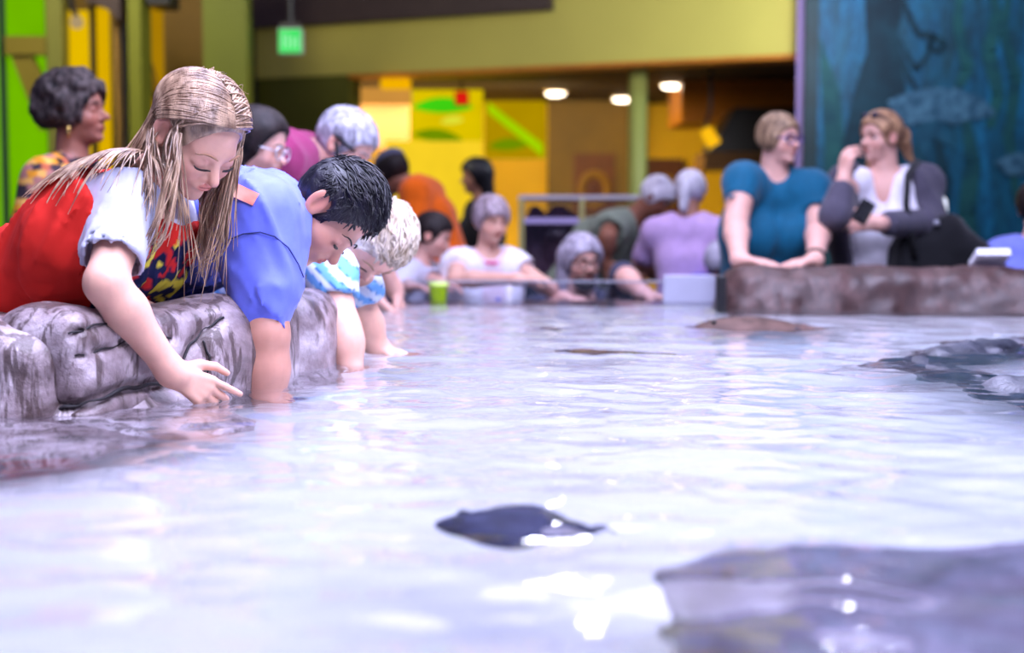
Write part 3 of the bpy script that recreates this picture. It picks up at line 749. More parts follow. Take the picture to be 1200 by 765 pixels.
# display tank behind
def tank():
    Y0, Y1 = 7.6, 8.3; a, b = at(610, 233, Y0), at(752, 322, Y0)
    r = empty('display_tank', V((a[0] + b[0]) / 2, Y0, 0)); tag(r, 'glass display tank behind the bearded man', 'tank')
    z0, z1 = b[2], a[2]; xs = (a[0], (a[0] + b[0]) * .47 + .02, b[0])
    MB().box(V(a[0], Y0, z0), V(b[0], Y0 + .012, z1)).build('front_glass', m_acr, r)
    MB().box(V(a[0], Y0, z0), V(a[0] + .012, Y1, z1)).build('side_glass', m_acr, r)
    MB().box(V(a[0] - .01, Y0 - .01, z1), V(b[0] + .01, Y1, z1 + .02)).build('lid', m_white, r)
    for x in xs: MB().box(V(x - .01, Y0 - .012, z0), V(x + .02, Y0 + .012, z1)).build('mullion', plain('pale_olive_frame', srgb(190, 186, 120), .5), r)
    MB().box(V(a[0], Y0 - .01, 0), V(b[0], Y1, z0)).build('cabinet', m_slate, r)
    MB().box(V(a[0] + .02, Y0 + .02, z1 - .15), V(b[0] - .02, Y1 - .02, z1 - .135)).build('water_surface', m_acr, r)
    MB().box(V(a[0] + .02, Y0 + .03, z1 - .13), V(a[0] + .42, Y0 + .12, z1 - .10), bev=.008).build('lamp_bar', glow('lilac_lamp', srgb(190, 170, 240), .9), r)
    for (px, w_) in ((628, .09), (655, .12)):
        c = at(px, 285, Y0 + .3); g = Grid(c - V(.25, .2, .3), c + V(.25, .2, .3), .02).add([('e', c, I3, V(w_, .1, .22), .05), ('e', c + V(.03, 0, -.2), I3, V(w_ * 1.2, .12, .1), .05)])
        g.func(lambda d, X, Y, Z: d - .04 * fbm(X * 8, Y * 8, Z * 8)); v, f = g.net(); put('coral', v, f, plain('mauve_coral', srgb(120, 84, 92), .8, .3, 20), r)
tank()
# info plaque on the rock rim
c = at(1159, 303, 5.02); r = empty('info_plaque', V(c[0], c[1], .95)); tag(r, 'small tilted white plaque on a grey foot, on the brown rock rim', 'plaque')
R = RXYZ(-.5, 0, 0)
MB().box(c + V(-.058, -.05, -.012), c + V(.058, .05, .012), R=R, c=c + V(0, 0, .012)).build('plate', plain('white_plaque', (.85, .85, .92), .4, .04, 8), r)
MB().box(V(c[0] - .055, c[1] - .02, .945), V(c[0] + .055, c[1] + .05, c[2] - .012), bev=.004).build('foot', plain('grey_plaque_foot', srgb(104, 96, 112), .6), r)

# ================================================================== lights
def area(name, loc, tgt, size, power, col, shape='RECTANGLE', sy=None, spread=None):
    l = bpy.data.lights.new(name, 'AREA'); l.energy = power; l.color = col; l.size = size; l.shape = shape
    if shape == 'RECTANGLE': l.size_y = sy or size
    if spread: l.spread = spread
    o = bpy.data.objects.new(name, l); COL.objects.link(o); o.location = loc
    o.rotation_euler = (Vector(tgt) - Vector(loc)).to_track_quat('-Z', 'Y').to_euler(); return o
def spot(name, loc, tgt, power, col, angle, rad=.06, blend=.4):
    l = bpy.data.lights.new(name, 'SPOT'); l.energy = power; l.color = col; l.spot_size = angle; l.spot_blend = blend; l.shadow_soft_size = rad
    o = bpy.data.objects.new(name, l); COL.objects.link(o); o.location = loc
    o.rotation_euler = (Vector(tgt) - Vector(loc)).to_track_quat('-Z', 'Y').to_euler(); return o
LAV = (.645, .665, 1.0)
area('pool_ceiling_lamp', (.55, 2.4, 3.5), (.55, 2.4, 0), 3.2, 465, LAV, sy=4.0, spread=math.radians(140))
spot('key_spot', (1.35, .3, 3.2), (-.55, 2.45, .9), 300, (.84, .79, 1.0), math.radians(38), .05)
area('gallery_lamp', (-.8, 14.3, 2.5), (-.8, 15.4, 0), 3, 620, (1, .88, .62), sy=2)
area('fascia_wash', (2.2, 9.0, 2.7), (.9, 11.6, 2.65), 1.0, 60, (.86, .86, 1.0), sy=.6)
area('left_front_fill', (-2.4, 7.6, 3.7), (-2.9, 9.8, 1.8), .8, 70, (1, .93, .75))  # fill lamp added to brighten the olive front
area('mural_wash', (3.2, 8.8, 3.8), (3.3, YM, 1.4), 2.0, 52, (.6, .86, 1.0), sy=.6)
area('visitors_lamp', (.6, 6.2, 3.6), (.4, 6.4, 0), 3.0, 55, (.80, .74, 1.0), sy=1.8)
def lamp(loc, tgt, label, strength=260):
    loc = V(*loc); r = empty('pool_spotlight', loc); tag(r, label, 'spotlight', 'spotlights hung beyond the pool')
    R = np.array(Vector(nrm(V(*tgt) - loc)).to_track_quat('-Z', 'Y').to_matrix())
    MB().lathe(loc, [(.03, .16), (.07, .15), (.075, 0), (.07, 0)], 18, R).build('housing', m_black, r)
    MB().lathe(loc, [(.001, .005), (.06, .005), (.06, .0), (.001, .0)], 18, R).build('lens', glow('cool_lens', (.86, .84, 1), strength), r)
lamp((.25, 7.0, 2.72), (0, 2, .8), 'black spotlight beyond the pool, left of its pair')
lamp((1.75, 7.0, 3.15), (.6, 1.5, .8), 'black spotlight beyond the pool, right of its pair')
# ================================================================== figures
def capped(a, b, ra, rb, k): return ('c', a, b, ra, rb, k)
def two_bone(a, w, l1, l2, hint):
    a, w = np.asarray(a, float), np.asarray(w, float); d = w - a; L = np.linalg.norm(d)
    if L > (l1 + l2) * .995:
        s = L / ((l1 + l2) * .995); l1 *= s; l2 *= s
    x = (l1 * l1 - l2 * l2 + L * L) / (2 * L); h = math.sqrt(max(l1 * l1 - x * x, 0)); n = d / L
    hv = np.asarray(hint, float); hv = nrm(hv - n * (hv @ n)); return a + n * x + hv * h
def headframe(f, u):
    f = nrm(f); u = nrm(np.asarray(u, float) - f * (np.asarray(u, float) @ f)); return np.stack([np.cross(f, u), f, u], 1)
class Head:
    """c centre between chin and crown, R columns right/forward/up, s height chin to crown"""
    def __init__(H, c, f, u, s, child=False, woman=False, sk=None):
        H.c, H.R, H.s, H.child = np.asarray(c, float), headframe(f, u), s, child
        H.ez = -.05 if child else 0.0
        H.skc, H.skr = sk if sk else ((0, -.06, .13), (.335, .42, .37))
    def w(H, x, y, z): return H.c + H.R @ (V(x, y, z) * H.s)
    def loc(H, P): return ((P - H.c) @ H.R) / H.s
    def e(H, c, r, k, rot=None):
        R = H.R if rot is None else H.R @ rot
        return ('e', H.w(*c), R, V(*r) * H.s, k * H.s)
    def cc(H, a, b, ra, rb, k): return ('c', H.w(*a), H.w(*b), ra * H.s, rb * H.s, k * H.s)
    def skull(H): return H.e(H.skc, H.skr, .05)
    def prims(H, ears=True, lids=0.6, mouth=0.0):
        ch = H.child; ez = H.ez
        L = [H.skull(), H.e((0, .06, -.13), (.27 if not ch else .275, .30, .36), .08), H.e((0, .12, -.33), (.17, .20, .155), .08),
             H.e((.15, .20, -.14 + ez * .4), (.125, .13, .12), .08), H.e((-.15, .20, -.14 + ez * .4), (.125, .13, .12), .08),
             H.e((0, .255, .07 + ez), (.21, .10, .075), .07), H.e((0, .29, -.405), (.085, .075, .07), .06)]
        # nose
        nl = .42 if ch else .455
        L += [H.cc((0, .335, ez + .0), (0, nl, ez - .115), .034, .048, .05), H.e((.045, nl - .075, ez - .14), (.036, .045, .032), .03), H.e((-.045, nl - .075, ez - .14), (.036, .045, .032), .03)]
        # lips
        mz = -.265
        L += [H.e((0, .335, mz), (.11, .055, .055), .05), H.e((0, .370, mz + .020), (.066, .028, .018), .02), H.e((0, .366, mz - .020), (.06, .03, .021), .02)]
        if ears:
            for s in (1, -1):
                rot = np.array(Matrix.Rotation(s * .35, 3, 'Z') @ Matrix.Rotation(.18, 3, 'X'))
                L.append(H.e((s * .345, -.03, -.03), (.032, .088, .14), .03, rot))
                L.append(H.e((s * .335, -.01, -.12), (.03, .05, .05), .03, rot))
        return L
    def cuts(H):
        ez = H.ez; nl = .42 if H.child else .455
        L = [H.e((s * .14, .40, ez - .005), (.085, .085, .055), .05) for s in (1, -1)]
        L += [H.e((s * .365, .0, -.02), (.018, .045, .08), .02) for s in (1, -1)]
        L += [H.e((0, .405, -.264), (.066, .04, .005), .008)]
        L += [H.e((s * .03, nl - .03, ez - .172), (.014, .02, .014), .008) for s in (1, -1)]
        return L
    def lid(H):
        return [H.e((s * .138, .285, H.ez), (.082, .062, .058), .02) for s in (1, -1)]
    def front(H, prims, x, z, off=.002):
        """point on the face straight behind (x, z)"""
        ys = np.linspace(.62, .0, 160); P = np.array([H.w(x, y, z) for y in ys]); d = ev(prims, P)
        i = int(np.argmax(d < off)); return P[i]

def hand_prims(w, d, n, L, side, curl=(.35, .4, .3), spread=.12, thumb=.0, index=None):
    d = nrm(d); n = np.asarray(n, float); n = nrm(n - d * (n @ d)); s = np.cross(d, n) * (1 if side == 'R' else -1)
    out = [('c', w, w + d * .14 * L, .13 * L, .12 * L, .03)]
    offs = (.155, .052, -.05, -.148); lens = (.40, .45, .42, .33); kn = (.49, .51, .49, .45)
    for i in range(4):
        k = w + d * kn[i] * L + s * offs[i] * L
        out.append(('c', w + d * .12 * L + s * offs[i] * .5 * L, k, .078 * L, .066 * L, .05 * L))
    for i in range(4):
        p = w + d * kn[i] * L + s * offs[i] * L; a = spread * (1.3 - i * .9)
        fd = nrm(d * math.cos(a) + s * math.sin(a)); fn = n; c = curl if not (index and i == 0) else index
        r = (.053, .056, .053, .046)[i] * L
        for j, (frac, cu) in enumerate(zip((.45, .31, .24), c)):
            cu = cu * (1 + .12 * (i - 1))
            fd, fn = fd * math.cos(cu) + fn * math.sin(cu), fn * math.cos(cu) - fd * math.sin(cu)
            q = p + fd * lens[i] * frac * L
            out.append(('c', p, q, r, r * .9, .012 * L)); p = q; r *= .9
    b0 = w + d * .10 * L + s * .10 * L; b1 = w + d * .27 * L + s * (.25 + .05 * thumb) * L + n * .08 * L
    b2 = b1 + nrm(d * .8 + s * (.25 + .4 * thumb) + n * .18) * .20 * L; b3 = b2 + nrm(d * .95 + s * .05 * thumb + n * .15) * .17 * L
    out += [('c', b0, b1, .085 * L, .075 * L, .05 * L), ('c', b1, b2, .066 * L, .056 * L, .015 * L), ('c', b2, b3, .055 * L, .042 * L, .012 * L)]
    return out

class Fig: pass
def figure(label, H, pel, chest, neck, head, face, rp, rc, arms, feet, skin_m, base=None, build=1.0, woman=False, child=False, fine=0, group=None,
           hh=.012, arm_r=1.0, lids=True, tintfn=None, blush=(1, .86, .84), lipc=(.86, .55, .55), open_eyes=False, category='person', legs=True, hs=None, sk=None):
    """one body mesh; returns the joints so that clothes and hair can be fitted"""
    J = Fig(); J.H = H; J.b = build; J.pel, J.chest, J.neck = map(lambda v: np.asarray(v, float), (pel, chest, neck))
    J.rp, J.rc = nrm(rp), nrm(rc); J.up = nrm(J.neck - J.chest); J.upp = nrm(J.chest - J.pel)
    J.rc = nrm(J.rc - J.up * (J.rc @ J.up)); J.rp = nrm(J.rp - J.upp * (J.rp @ J.upp))
    J.fw = np.cross(J.up, J.rc); J.fwp = np.cross(J.upp, J.rp)
    J.woman, J.child = woman, child
    hd = J.hd = Head(head, face[0], face[1], hs or (.155 if child else .135) * H, child, woman, sk)
    sw = (.100 if child else .108) * H * (1 if not woman else .95)
    J.sh, J.el, J.wr, J.hand = {}, {}, {}, {}
    for sd_, sg in (('R', 1), ('L', -1)):
        a = dict(arms[sd_])
        sh = a.get('sh'); sh = J.neck - J.up * .045 * H + J.rc * sg * sw if sh is None else np.asarray(sh, float)
        wr = np.asarray(a['wr'], float)
        el = a.get('el'); el = two_bone(sh, wr, .172 * H, .148 * H, a.get('hint', V(0, 0, -1))) if el is None else np.asarray(el, float)
        J.sh[sd_], J.el[sd_], J.wr[sd_] = sh, el, wr
        J.hand[sd_] = hand_prims(wr, a.get('d', wr - el), a.get('n', V(0, 0, -1)), a.get('L', .108 * H), sd_, a.get('curl', (.35, .4, .3)), a.get('spread', .1), a.get('thumb', .3), a.get('index'))
    b = build
    J.hip = {'R': J.pel + J.rp * .05 * H - J.upp * .01 * H, 'L': J.pel - J.rp * .05 * H - J.upp * .01 * H}
    J.ank, J.kn = {}, {}
    for s_ in 'RL':
        f = np.asarray(feet[0 if s_ == 'R' else 1], float)
        J.ank[s_] = f + V(0, 0, .045 * H * .9); J.kn[s_] = two_bone(J.hip[s_], J.ank[s_], .245 * H, .235 * H, feet[2] if len(feet) > 2 else J.fwp + V(0, 0, .2))
    # --- torso
    mid = lerp(J.pel, J.chest, .5) + J.fwp * .0
    T = []; k = .035 * H
    up2 = J.neck - J.up * .05 * H
    for sg in (1, -1):
        p0 = J.pel + J.rp * sg * .045 * H * b; p1 = mid + lerp(J.rp, J.rc, .5) * sg * .038 * H * b; p2 = J.chest + J.rc * sg * .048 * H * b; p3 = up2 + J.rc * sg * .055 * H
        T += [('c', p0, p1, .066 * H * b, .058 * H * b, k), ('c', p1, p2, .058 * H * b, .064 * H * b, k), ('c', p2, p3, .064 * H * b, .042 * H, k)]
        T.append(('c', J.neck - J.up * .022 * H + J.rc * sg * .03 * H, J.sh['R' if sg > 0 else 'L'], .032 * H, .036 * H * (1 + (arm_r - 1) * .5), k))
        T.append(('c', J.neck - J.up * .052 * H - J.rc * sg * .0 * H + J.fw * .004 * H, J.neck - J.up * .052 * H + J.rc * sg * .045 * H + J.fw * .004 * H, .044 * H, .040 * H, .02 * H))
        if woman: T.append(('e', J.chest + J.fw * .055 * H * b + J.rc * sg * .045 * H * b - J.up * .0 * H, np.stack([J.rc, J.fw, J.up], 1), V(.042, .04, .045) * H * b, k))
    J.T = T
    ar = H * arm_r
    J.ua = {s: [('c', J.sh[s], J.el[s], .033 * ar, .0255 * ar, .03)] for s in 'RL'}
    J.fa = {s: [('c', J.el[s], lerp(J.el[s], J.wr[s], .3), .0255 * ar, .0265 * ar, .02), ('c', lerp(J.el[s], J.wr[s], .3), J.wr[s], .0265 * ar, .0165 * ar, .02)] for s in 'RL'}
    J.leg = {s: [('c', J.hip[s], J.kn[s], .052 * H * b, .034 * H, .04), ('c', J.kn[s], lerp(J.kn[s], J.ank[s], .3), .034 * H, .035 * H, .03), ('c', lerp(J.kn[s], J.ank[s], .3), J.ank[s], .035 * H, .022 * H, .03)] for s in 'RL'}
    ff = {}
    for s in 'RL':
        g = J.fwp * V(1, 1, 0); g = nrm(g) if np.linalg.norm(g) > .1 else V(0, 1, 0)
        ff[s] = g
    J.foot = {s: [('c', J.ank[s] + V(0, 0, -.02 * H), J.ank[s] + ff[s] * .10 * H + V(0, 0, -.027 * H), .021 * H, .014 * H, .02)] for s in 'RL'}
    hp = hd.prims()
    nk = [('c', J.neck - J.up * .02 * H, hd.w(0, -.10, -.22), .036 * H, .031 * H * (1 if not child else .95), .03)]
    allp = T + J.ua['R'] + J.ua['L'] + J.fa['R'] + J.fa['L'] + nk
    if legs: allp += J.leg['R'] + J.leg['L'] + J.foot['R'] + J.foot['L']
    lo = np.min([bounds(p)[0] for p in allp + hp + J.hand['R'] + J.hand['L']], 0) - .03; hi = np.max([bounds(p)[1] for p in allp + hp + J.hand['R'] + J.hand['L']], 0) + .03
    hb = .62 * hd.s; fb = [(hd.c - hb, hd.c + hb, {0: .0075, 1: .0045, 2: .0024}[fine])]
    hfine = {0: .0065, 1: .0045, 2: .0026}[fine]
    for s in 'RL':
        if arms[s].get('hide'): continue
        fb.append((np.min([bounds(p)[0] for p in J.hand[s]], 0) - .01, np.max([bounds(p)[1] for p in J.hand[s]], 0) + .01, hfine))
    g = Grid(lo, hi, hh, fb)
    g.add(allp); g.add(hp)
    g.sub(hd.cuts())
    if lids and not open_eyes: g.add(hd.lid())
    elif open_eyes: g.add([hd.e((s * .138, .262, hd.ez + .035), (.085, .07, .03), .02) for s in (1, -1)] + [hd.e((s * .138, .262, hd.ez - .045), (.08, .065, .02), .02) for s in (1, -1)])
    g.add(J.hand['R']); g.add(J.hand['L'])
    v, f = g.net(1)
    # complexion: lips, cheeks, nose, ears, fingertips
    l = hd.loc(v); c = np.ones((len(v), 3))
    def spot_(cc, r, colr, amt):
        q = (((l - V(*cc)) / V(*r)) ** 2).sum(1); m = np.clip(1.4 - q, 0, 1)[:, None] * amt
        c[:] = c * (1 - m) + c * np.array(colr) * m
    for sg in (1, -1):
        spot_((sg * .17, .27, -.16), (.12, .15, .1), blush, .8); spot_((sg * .35, -.02, -.03), (.08, .12, .17), (1, .8, .76), .8)
        spot_((sg * .138, .33, hd.ez + .02), (.09, .08, .05), (.9, .76, .78), .6)  # eyelid shading painted into the skin tint
    spot_((0, .44, hd.ez - .13), (.07, .08, .05), blush, .8)
    ml = (np.abs(l[:, 0]) < .1 * np.ones(len(v))) & (l[:, 1] > .3)
    q = ((l - V(0, .38, -.262)) / V(.074, .08, .040)) ** 2; m = (np.clip(1.35 - q.sum(1), 0, .35) / .35)[:, None]
    c[:] = c * (1 - m) + c * np.array(lipc) * m
    sl = (np.abs(l[:, 2] + .264) < .007) & (np.abs(l[:, 0]) < .066) & (l[:, 1] > .32); c[sl] *= np.array([.45, .3, .3])
    if tintfn: tintfn(v, c, J)
    J.base = base if base is not None else V(*(lerp(feet[0], feet[1], .5)))
    J.o = put('person', v, f, skin_m, None, J.base, col=c); tag(J.o, label, category, group)
    J.hp = hp + hd.lid() * (0 if open_eyes else 1) + nk; J.solid = allp + hp
    return J

def clad(J, name, prims, mat, g=.010, h=.010, fine=(), cuts=(), planes=(), inner=None, folds=None, colf=None, noise=.0, kmul=1.0, smooth=1):
    """a garment: shapes grown outwards, openings cut by shapes and planes, folds pushed into it"""
    lo = np.min([bounds(p)[0] for p in prims], 0) - g - .03; hi = np.max([bounds(p)[1] for p in prims], 0) + g + .03
    G = Grid(lo, hi, h, fine).add(prims, g, kmul)
    if folds: G.func(folds)
    for p, n in planes: G.plane(p, n, .004)
    if len(cuts): G.sub(cuts)
    v, f = G.net(smooth)
    if len(f) == 0: return None
    return put(name, v, f, mat, J.o, col=colf(v) if colf else None)
def sleeve(J, s, frac, r0, r1, k=.03):
    """upper-arm sleeve shape that ends at frac of the way shoulder->elbow (>1 goes on along the forearm)"""
    a, b, c = J.sh[s], J.el[s], J.wr[s]
    if frac <= 1: return [('c', a, lerp(a, b, frac), r0, r1, k)], (lerp(a, b, frac), b - a)
    e = lerp(b, c, frac - 1); m = lerp(r0, r1, .5)
    return [('c', a, b, r0, m, k), ('c', b, e, m, r1, k)], (e, c - b)
def top(J, mat, frac=.55, g=.010, r0=None, r1=None, hem=.05, neckr=.055, h=.011, folds=None, colf=None, name='shirt', sides='RL', extra=(), cuts=(), noneck=False, open_sleeve=True, kmul=1.0, vneck=None, fine=()):
    H = J.H; r0 = r0 or .042 * H; r1 = r1 or .040 * H
    pr = list(J.T); lo_ = J.pel - J.upp * hem * H
    pr += [('c', J.pel + J.rp * sg * .045 * H * J.b, lo_ + J.rp * sg * .048 * H * J.b, .068 * H * J.b, .07 * H * J.b, .03 * H) for sg in (1, -1)]
    body = [grown(p, g) for p in pr] + list(extra)
    sl, caps, holes = [], [], []
    for s in sides:
        p, (e, d) = sleeve(J, s, frac, r0, r1); sl.append((p, e, nrm(d)))
    allp = body + [q for p, _, _ in sl for q in p]
    lo = np.min([bounds(p)[0] for p in allp], 0) - .03; hi = np.max([bounds(p)[1] for p in allp], 0) + .03
    G = Grid(lo, hi, h, fine).add(body, 0, kmul)
    for p, e, d in sl:
        bl = np.min([bounds(q)[0] for q in p], 0) - .05; bh = np.max([bounds(q)[1] for q in p], 0) + .05
        q = G.sl(bl, bh); X, Y, Z = G.co(q); dd = np.full(G.d[q].shape, BIG, f32)
        for w_ in p: dd = smin(dd, sd(w_, X, Y, Z), .02)
        pl = (X - e[0]) * d[0] + (Y - e[1]) * d[1] + (Z - e[2]) * d[2]
        dd = np.maximum(dd, pl)
        if open_sleeve:
            hole = np.maximum(sd(('c', e - d * .03, e + d * .05, p[-1][4] - .007, p[-1][4] - .005, 0), X, Y, Z), -(pl + .03)); dd = np.maximum(dd, -hole)
        G.d[q] = smin(G.d[q], dd.astype(f32), .035)
    if folds: G.func(folds)
    G.plane(lo_, -J.upp, .004)
    if not noneck:
        nb = J.neck; G.sub([('c', nb - J.up * .0 * H + J.fw * .01 * H, nb + J.up * .2 * H + J.fw * .03 * H, neckr * H * .8, neckr * H * 1.3, .01)])
    if vneck is not None: G.sub(vneck)
    if len(cuts): G.sub(cuts)
    v, f = G.net(1)
    return put(name, v, f, mat, J.o, col=colf(v) if colf else None)
def trousers(J, mat, shoe=None, h=.016, g=.012, short=False, name='trousers'):
    H = J.H; pr = [('c', J.pel + J.rp * sg * .045 * H * J.b + J.upp * .02 * H, J.pel + J.rp * sg * .045 * H * J.b - J.upp * .03 * H, .07 * H * J.b, .07 * H * J.b, .03) for sg in (1, -1)]
    for s in 'RL':
        pr += J.leg[s][:1] if short else J.leg[s]
    clad(J, name, pr, mat, g, h)
    if shoe:
        for s in 'RL': clad(J, 'shoe', J.foot[s], shoe, .012, .012)
def folds_dir(axis, freq, amp, seed=0.0, lim=None):
    a = nrm(axis); b = nrm(np.cross(a, V(.3, .5, .8))); c = np.cross(a, b)
    def fn(d, X, Y, Z):
        u = X * a[0] + Y * a[1] + Z * a[2]; v = X * b[0] + Y * b[1] + Z * b[2]; w_ = X * c[0] + Y * c[1] + Z * c[2]
        wv = .35 * vnoise(v * freq * .4, w_ * freq * .4, u * freq * .3)
        n = vnoise(v * freq * .8 + seed + wv, w_ * freq * .8, u * freq * .13 + seed); n2 = vnoise(v * freq * 1.7 + seed + wv, w_ * freq * 1.7, u * freq * .3)
        near = np.exp(-np.abs(d) / .03)
        return d - near * amp * ((1 - np.abs(n)) ** 5 * 1.3 - .35 + .45 * (1 - np.abs(n2)) ** 4)
    return fn
def locks(P, r, mat, name, parent, k=4):
    """hair locks as tapering tubes: P is (number, points, 3), r radius along a lock (points,) or (number, points)"""
    P = np.asarray(P, float); N, M, _ = P.shape; r = np.broadcast_to(np.asarray(r, float), (N, M))
    T = np.gradient(P, axis=1); T /= np.maximum(np.linalg.norm(T, axis=2, keepdims=True), 1e-9)
    a = np.cross(T, np.array([.31, .52, .79])); a /= np.maximum(np.linalg.norm(a, axis=2, keepdims=True), 1e-9); b = np.cross(T, a)
    ang = np.arange(k) * 2 * math.pi / k
    Vv = P[:, :, None] + r[:, :, None, None] * (np.cos(ang)[None, None, :, None] * a[:, :, None] + np.sin(ang)[None, None, :, None] * b[:, :, None])
    n0, m0, j0 = np.meshgrid(np.arange(N), np.arange(M - 1), np.arange(k), indexing='ij')
    i00 = (n0 * M + m0) * k + j0; i01 = (n0 * M + m0) * k + (j0 + 1) % k
    F = np.stack([i00, i01, i01 + k, i00 + k], -1).reshape(-1, 4)
    return put(name, Vv.reshape(-1, 3), F, mat, parent)
def hair_shell(J, mat, t=.05, hl=.30, side=.5, low=-.25, extra=(), cuts=(), noise=.02, freq=9, stretch=None, h=.006, name='hair', ear=True, facecut=(0, .46, -.2), fr=(.5, .42, None), parent=None, planes=()):
    """hair over the skull: hl hairline height on the forehead, low how far down the nape"""
    hd = J.hd; s = hd.s
    pr = [hd.e(np.array(hd.skc) + V(0, -.01, -.01), np.array(hd.skr) + V(.01, .01, .015) + t, .08)] + list(extra)
    lo = np.min([bounds(p)[0] for p in pr], 0) - .03; hi = np.max([bounds(p)[1] for p in pr], 0) + .03
    G = Grid(lo, hi, h)
    G.add(pr[:1])
    G.plane(hd.w(0, 0, low), -hd.R[:, 2], .02)
    fz = hl - facecut[2]
    G.sub([hd.e(facecut, (fr[0], fr[1], fz), .02)])
    if ear: G.sub([hd.e((sg * .40, .02, -.05), (.12, .11, .16), .02) for sg in (1, -1)])
    G.add(pr[1:])
    for p, n in planes: G.plane(p, n, .01)
    if len(cuts): G.sub(cuts)
    R = hd.R; c = hd.c
    def fn(d, X, Y, Z):
        x = ((X - c[0]) * R[0, 0] + (Y - c[1]) * R[1, 0] + (Z - c[2]) * R[2, 0]) / s; y = ((X - c[0]) * R[0, 1] + (Y - c[1]) * R[1, 1] + (Z - c[2]) * R[2, 1]) / s; z = ((X - c[0]) * R[0, 2] + (Y - c[1]) * R[1, 2] + (Z - c[2]) * R[2, 2]) / s
        st = stretch or (1, .35, .35)
        return d - noise * s * (fbm(x * freq * st[0], y * freq * st[1], z * freq * st[2], 2) + .3)
    G.func(fn)
    v, f = G.net(1)
    return put(name, v, f, mat, parent or J.o)
m_brow = {}
def face_bits(J, browc, eye=None, brow=True, lash=True, r=.012, thick=.013, lx=(.065, .215), ls=.016, lr=.009):
    """eyebrows, lashes, open eyes"""
    hd = J.hd; s = hd.s; P = J.hp
    mb = plain('brow_' + str(browc), browc, .8, .1)
    for sg in (1, -1):
        if brow:
            q = [hd.front(P, sg * x, hd.ez + .085 + .03 * math.sin(math.pi * (x - .05) / .2) - .01 * (x > .2), .006) for x in np.linspace(.06, .24, 8)]
            MB().tube(q, [thick * s * a for a in (.6, 1, 1.1, 1.1, 1, .8, .6, .3)], 6).build('eyebrow', mb, J.o, smooth=True)
        if eye is None and lash:
            q = [hd.front(P, sg * x, hd.ez - .028 - ls * math.sin(math.pi * (x - lx[0]) / (lx[1] - lx[0])) + .01 * (x > .2), .004) for x in np.linspace(lx[0], lx[1], 9)]
            MB().tube(q, [lr * s * a for a in (.5, .8, 1, 1, 1, 1, 1, .8, .4)], 6).build('eyelashes', plain('lash_dark', (.02, .014, .014), .6), J.o, smooth=True)
        if eye is not None:
            R = hd.R; e = MB().sphere(hd.w(sg * .138, .262, hd.ez), .072 * s, 16)
            ctr = hd.w(sg * .138, .262, hd.ez); vv = np.array(e.v); dirs = (vv - ctr) / (.072 * s)
            gz = nrm(hd.R @ V(*eye)); dt = dirs @ gz
            col = np.where(dt[:, None] > .9, np.array([[.02, .015, .012]]), np.where(dt[:, None] > .75, np.array([[.10, .06, .04]]), np.array([[.75, .73, .74]])))
            put('eye', vv, e.f, tinted('eye_gloss', .15, 10, 0), J.o, col=col)
def glasses(J, mat, r=.085, lens=None, dark=False, off=.05, parent=None, up=0.0, lift=0.0, name='glasses'):
    hd = J.hd; s = hd.s; g = MB(); y0 = .40 + off * 0; z0 = hd.ez + up
    def lp(cx):
        return [hd.w(cx + r * 1.15 * math.cos(t), y0 + lift - .05 * (cx + r * math.cos(t)) ** 2 * 8 * .3, z0 + r * math.sin(t)) for t in np.linspace(0, 2 * math.pi, 21)]
    for sg in (1, -1): g.tube(lp(sg * .15), .012 * s, 6, caps=False)
    g.tube([hd.w(.05, y0 + lift, z0 + .02), hd.w(0, y0 + lift + .02, z0 + .035), hd.w(-.05, y0 + lift, z0 + .02)], .012 * s, 6)
    for sg in (1, -1): g.tube([hd.w(sg * .245, y0 + lift - .03, z0 + .02), hd.w(sg * .34, .2, z0 + .03), hd.w(sg * .37, -.05, z0 + .02)], .012 * s, 6)
    o = g.build(name, mat, parent or J.o, smooth=True)
    if lens:
        for sg in (1, -1):
            q = lp(sg * .15)[:-1]; MB().prism(q, hd.R[:, 1] * .004).build('lens', lens, o)
    return o
# ================================================================== the girl in the red dress
PALE = skin('fair_skin', srgb(216, 166, 146)); TAN = skin('tan_skin', srgb(186, 134, 110)); ROSY = skin('rosy_skin', srgb(216, 166, 150)); OLIVE_SK = skin('olive_skin', srgb(188, 136, 118)); BROWN = skin('brown_skin', srgb(150, 98, 76))
th, ps = math.radians(45), math.radians(36)
gf = V(math.cos(th) * math.cos(ps), -math.cos(th) * math.sin(ps), -math.sin(th)); gu = V(math.sin(th) * math.cos(ps), -math.sin(th) * math.sin(ps), math.cos(th))
GH = 1.28
gw = at(201, 436, 2.27)
G1 = figure('girl with blond hair in a red dress over a white tee, one hand in water', GH,
    at(62, 352, 2.52), at(126, 283, 2.44), at(170, 222, 2.42), at(232, 155, 2.40), (gf, gu), V(-.35, -.93, 0), V(-.38, -.9, -.1),
    {'R': dict(sh=at(150, 236, 2.345), el=at(124, 332, 2.215), wr=gw, d=V(.72, .22, -.46), n=V(.10, .85, -.35), L=.130, curl=(.45, .5, .3), index=(.10, .12, .1), spread=.06, thumb=.25),
     'L': dict(wr=at(140, 344, 2.46), hint=V(-.4, .6, -.6), d=V(.7, -.25, -.35), n=V(0, 0, -1), hide=1)},
    (V(-.92, 2.50, .30), V(-.88, 2.68, .30), V(.6, -.3, .2)), PALE, child=True, fine=2, hh=.007, hs=.202, sk=((0, -.05, .11), (.32, .375, .325)), arm_r=.96, lipc=(.88, .58, .58))
face_bits(G1, srgb(150, 110, 84), thick=.009)
# white tee: sleeves and yoke
gfold = folds_dir(V(-.2, -.3, -1), 44, .005, 2.0)
m_tee = fabric('white_jersey', srgb(180, 182, 204), .8)
top(G1, m_tee,   .74, .001, .047, .051, hem=-.15, neckr=.05, h=.0065, folds=gfold, name='tee_shirt')
